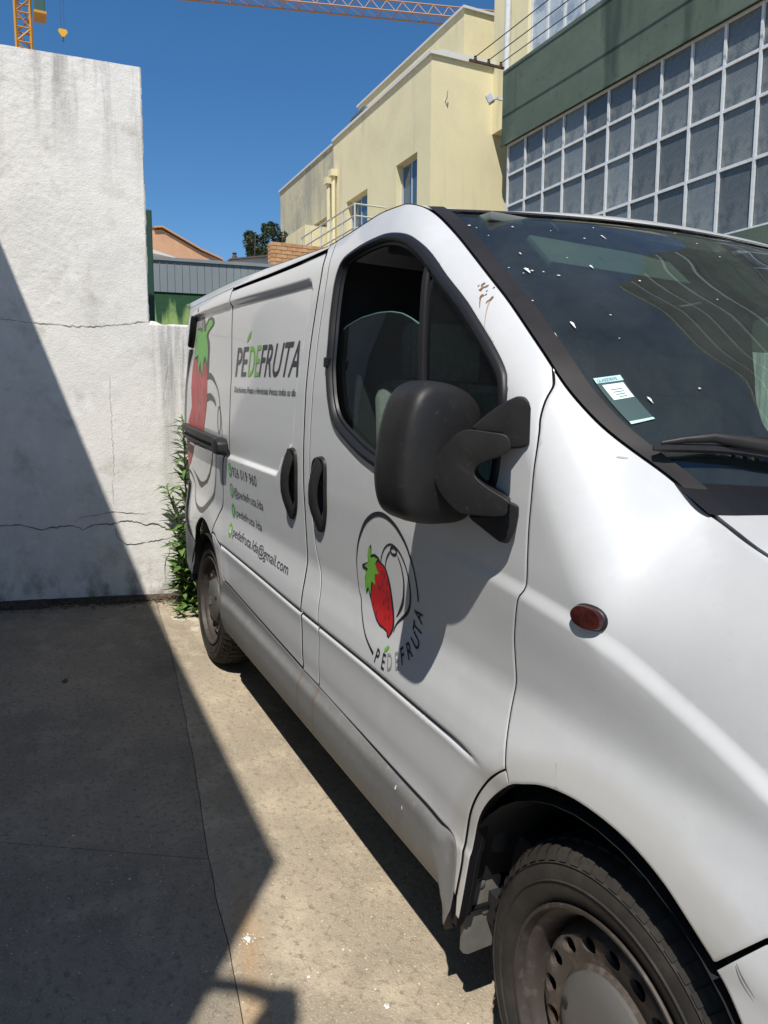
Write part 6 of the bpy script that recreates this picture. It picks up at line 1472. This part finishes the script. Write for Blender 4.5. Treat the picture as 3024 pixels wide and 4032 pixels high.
for k, (x, z) in enumerate(((-.669, .452), (-.629, .421))): 
    a_ = np.linspace(0, 2*math.pi, 9)[:-1]; P = np.c_[x + .003*np.cos(a_), z + .006*np.sin(a_)]; mesh('bird_dropping', np.c_[P[:, 0], skf(P[:, 0], P[:, 1])-.0015, P[:, 1]], [tuple(range(8))], drop_m, skirt)
stroke_decal('scuff', [(.2757, .7005), (.2866, .6863), (.3042, .6711)], [.001, .004, .001], mat('scuff_grey', (.22, .21, .20), rough=.8), bsd, .0062)
stroke_decal('scuff', [(-.105, .790), (-.101, .780), (-.099, .765)], [.004, .002, .0005], mat('scuff_light', (.42, .40, .36), rough=.8), wing, .0010); stroke_decal('scuff', [(-.1184, 1.3189), (-.113, 1.3180), (-.1084, 1.318)], [.002, .003, .001], mat('scuff_brown', (.40, .34, .31), rough=.8), wing, .0010)
# ---------------------------------------------------------------- weeds at the wall foot, litter, marks on the concrete
leaf_a = mat('weed_leaf', (.085, .16, .035), rough=.55, noise=[(14, (.13, .22, .05), .42, .62, 3), (5, (.05, .105, .025), .5, .68, 3)]); stem_m = mat('weed_stem', (.12, .13, .05), rough=.7)
def leaf(V, F, p_, d, up_, l, w_):
    d = d.normalized(); s_ = d.cross(up_)
    s_ = s_.normalized() if s_.length > 1e-4 else d.orthogonal().normalized(); n_ = s_.cross(d)
    n0 = len(V)
    V += [p_, p_ + d*l*.45 + s_*w_ + n_*w_*.3, p_ + d*l*.5 - n_*w_*.15, p_ + d*l*.45 - s_*w_ + n_*w_*.3, p_ + d*l - n_*l*.12]
    F += [(n0, n0+1, n0+2), (n0, n0+2, n0+3), (n0+1, n0+4, n0+2), (n0+2, n0+4, n0+3)]
def weed(name, label, stems, lw, base):
    root = empty(name, tuple(base)); tag(root, label, 'plant', 'weeds at the foot of the wall'); V = []; F = []
    for path, n, l0, l1, wr in stems:
        P = [Vector(q) for q in path]; tube('stem', P, [.010] + [.006]*(len(P)-2) + [.003], stem_m, root, 6)
        for k in range(n):
            u = (k+random.random())/n*(len(P)-1); i = min(int(u), len(P)-2); f = u-i; p_ = P[i].lerp(P[i+1], f); ax = (P[i+1]-P[i]).normalized()
            a = k*2.4 + random.uniform(-.9, .9); r_ = Vector((math.cos(a), math.sin(a), 0)); d = (r_*random.uniform(.75, 1.1) + ax*random.uniform(-.05, .95) + Vector((0, 0, -.35*random.random())))
            l = (l0 + (l1-l0)*u/(len(P)-1))*random.uniform(.45, 1.35); leaf(V, F, p_, d, Vector((random.gauss(0, .35), random.gauss(0, .35), 1)), l, l*wr*random.uniform(.7, 1.4))
    mesh('foliage', V, F, leaf_a, root, smooth=False); return root
def wp(u, z, o=.12): return tuple(wall_pt(u, z, o))
weed('tall_weed', 'tall leafy green weed growing up the wall behind the van', [
    ([wp(.12, .17, .20), wp(.11, .5, .16), wp(.10, .9, .13), wp(.10, 1.2, .12), wp(.095, 1.40, .12)], 210, .17, .09, .085),
    ([wp(.10, .17, .18), wp(.07, .5, .15), wp(.03, .8, .13), wp(-.02, .97, .12)], 110, .15, .08, .10),
    ([wp(.16, .17, .20), wp(.17, .5, .18), wp(.18, .8, .15), wp(.17, 1.05, .14)], 150, .17, .09, .09),
    ([wp(.09, .17, .24), wp(.06, .4, .26), wp(.05, .62, .24)], 130, .13, .11, .17),
    ([wp(.16, .17, .26), wp(.14, .38, .28), wp(.13, .55, .26)], 130, .13, .11, .18),
    ([wp(.20, .17, .2), wp(.21, .6, .18), wp(.20, .85, .16)], 90, .12, .09, .12)], 1, wp(.12, .17, .2))
weed('small_weed', 'small bright weed tuft on the ground beside the rear wheel', [([wp(.10+.05*math.cos(k), .155, .42), wp(.11+.09*math.cos(k*1.7), .21, .44+.05*math.sin(k)), wp(.10+.14*math.cos(k*1.7), .26, .44+.07*math.sin(k))], 26, .05, .035, .22) for k in range(5)], 1, wp(.12, .15, .44))
lit = [mat('dry_leaf_%s' % n, c_, rough=.9) for n, c_ in (('a', (.10, .065, .035)), ('b', (.18, .12, .065)), ('c', (.06, .042, .028)))]
V = [[], [], []]; F = [[], [], []]
for k in range(2600):
    u = random.uniform(-1.3, .25); o = abs(random.gauss(0, .07)) + .01 + (.10*random.random() if random.random() < .12 else 0)
    if u < -.75 and random.random() < .35: o += .05*random.random()
    q = wall_pt(u, 0, o); gz_ = (G @ np.linalg.solve(G, q))[2]
    c_ = np.linalg.solve(G, np.array([q[0], q[1], 0])); 
    # height of the yard plane under that point
    nrm_ = G[:, 2]; zq = -(nrm_[0]*q[0] + nrm_[1]*q[1])/nrm_[2]
    p_ = Vector((q[0], q[1], zq + random.uniform(.002, .018)*max(.2, 1-o/.12))); d = Vector((random.gauss(0, 1), random.gauss(0, 1), random.gauss(0, .25))); i = random.randrange(3); l = random.uniform(.008, .03)
    leaf(V[i], F[i], p_, d, Vector((0, 0, 1)), l, l*random.uniform(.12, .3))
Va = []; Fa = []; mi = []
for i in range(3):
    n0 = len(Va); Va += V[i]; Fa += [tuple(n0+a for a in f) for f in F[i]]; mi += [i]*len(F[i])
ll = mesh('leaf_litter', Va, Fa, lit, None); ll.data.polygons.foreach_set('material_index', mi); tag(ll, 'dry brown leaf litter and soil along the foot of the wall', 'leaf litter', kind='stuff')
# soil line
soil = mat('soil', (.055, .042, .03), rough=1, noise=[(30, (.10, .078, .055), .45, .65, 4)], bump=[(60, .6, .01)])
us_ = np.arange(-1.4, .6, .02); Vs = []; Fs = []
for i, u in enumerate(us_):
    wdt = .05 + .07*float(fbm(np.array(u*3.), np.array(2.), 3, 9)) + .05*(u < -.75)
    for o, h in ((-.01, .03), (wdt*.4, .022*float(fbm(np.array(u*9.), np.array(0.), 2, 4))*1.4), (wdt*.8, .006), (wdt, -.004)):
        q = wall_pt(u, 0, o); nrm_ = G[:, 2]; zq = -(nrm_[0]*q[0] + nrm_[1]*q[1])/nrm_[2]; Vs.append((q[0], q[1], zq + h))
for i in range(len(us_)-1):
    for k in range(3): Fs.append((i*4+k, i*4+k+1, (i+1)*4+k+1, (i+1)*4+k))
so_ = mesh('soil_strip', Vs, Fs, soil, None, smooth=True); tag(so_, 'dark soil gathered along the foot of the wall', 'soil', kind='stuff')
def ground_mark(name, x, y, r1, r2, mm, h=.0015, seed=0, n=16):
    rnd = random.Random(seed); a = np.linspace(0, 2*math.pi, n+1)[:-1]; f = np.array([rnd.uniform(.6, 1.25) for _ in a])
    V = [(x, y, h)] + [(x + math.cos(q)*r1*k_, y + math.sin(q)*r2*k_, h*.6) for q, k_ in zip(a, f)]
    o = mesh(name, V, [(0, 1+k, 1+(k+1) % n) for k in range(n)], mm, ground); o.matrix_world = G4; return o
pale = mat('pale_patch', (.50, .455, .36), rough=.9, noise=[(40, (.40, .355, .275), .45, .62, 4)])
for k, (x, y, a_, b_2) in enumerate(((-3.65, -.844, .06, .05), (-3.60, -.77, .05, .035), (-3.419, -.797, .045, .03))): ground_mark('pale_patch', x, y, a_, b_2, pale, .0016, k)
for k, (x, y, r) in enumerate(((-.847, -1.21, .012), (-.719, -.997, .005), (-1.486, -1.585, .005), (-.515, -.974, .008), (-.571, -.978, .004), (-.668, -1.111, .005), (-1.207, -1.454, .004), (-1.34, -1.491, .003))): ground_mark('bird_dropping', x, y, r, r*.8, drop_m, .003, k+30)
for k in range(9): a = k*.7; ground_mark('bird_dropping', -.847 + .018*math.cos(a)*random.uniform(.6, 1.2), -1.21 + .018*math.sin(a)*random.uniform(.6, 1.2), .0035, .002, drop_m, .002, k+60)
dl = ground_mark('dry_leaf', -2.808, -1.532, .03, .012, lit[0], .010, 3, 9)
# ---------------------------------------------------------------- keep to thing > part > sub-part
def depth(o):
    d = 0
    while o.parent: o = o.parent; d += 1
    return d
for o in sorted([o for o in bpy.data.objects if depth(o) > 2], key=depth):
    while depth(o) > 2:
        p_ = o.parent; mb = p_.matrix_parent_inverse @ p_.matrix_basis @ o.matrix_parent_inverse @ o.matrix_basis
        o.parent = p_.parent; o.matrix_parent_inverse = Matrix(); o.matrix_basis = mb
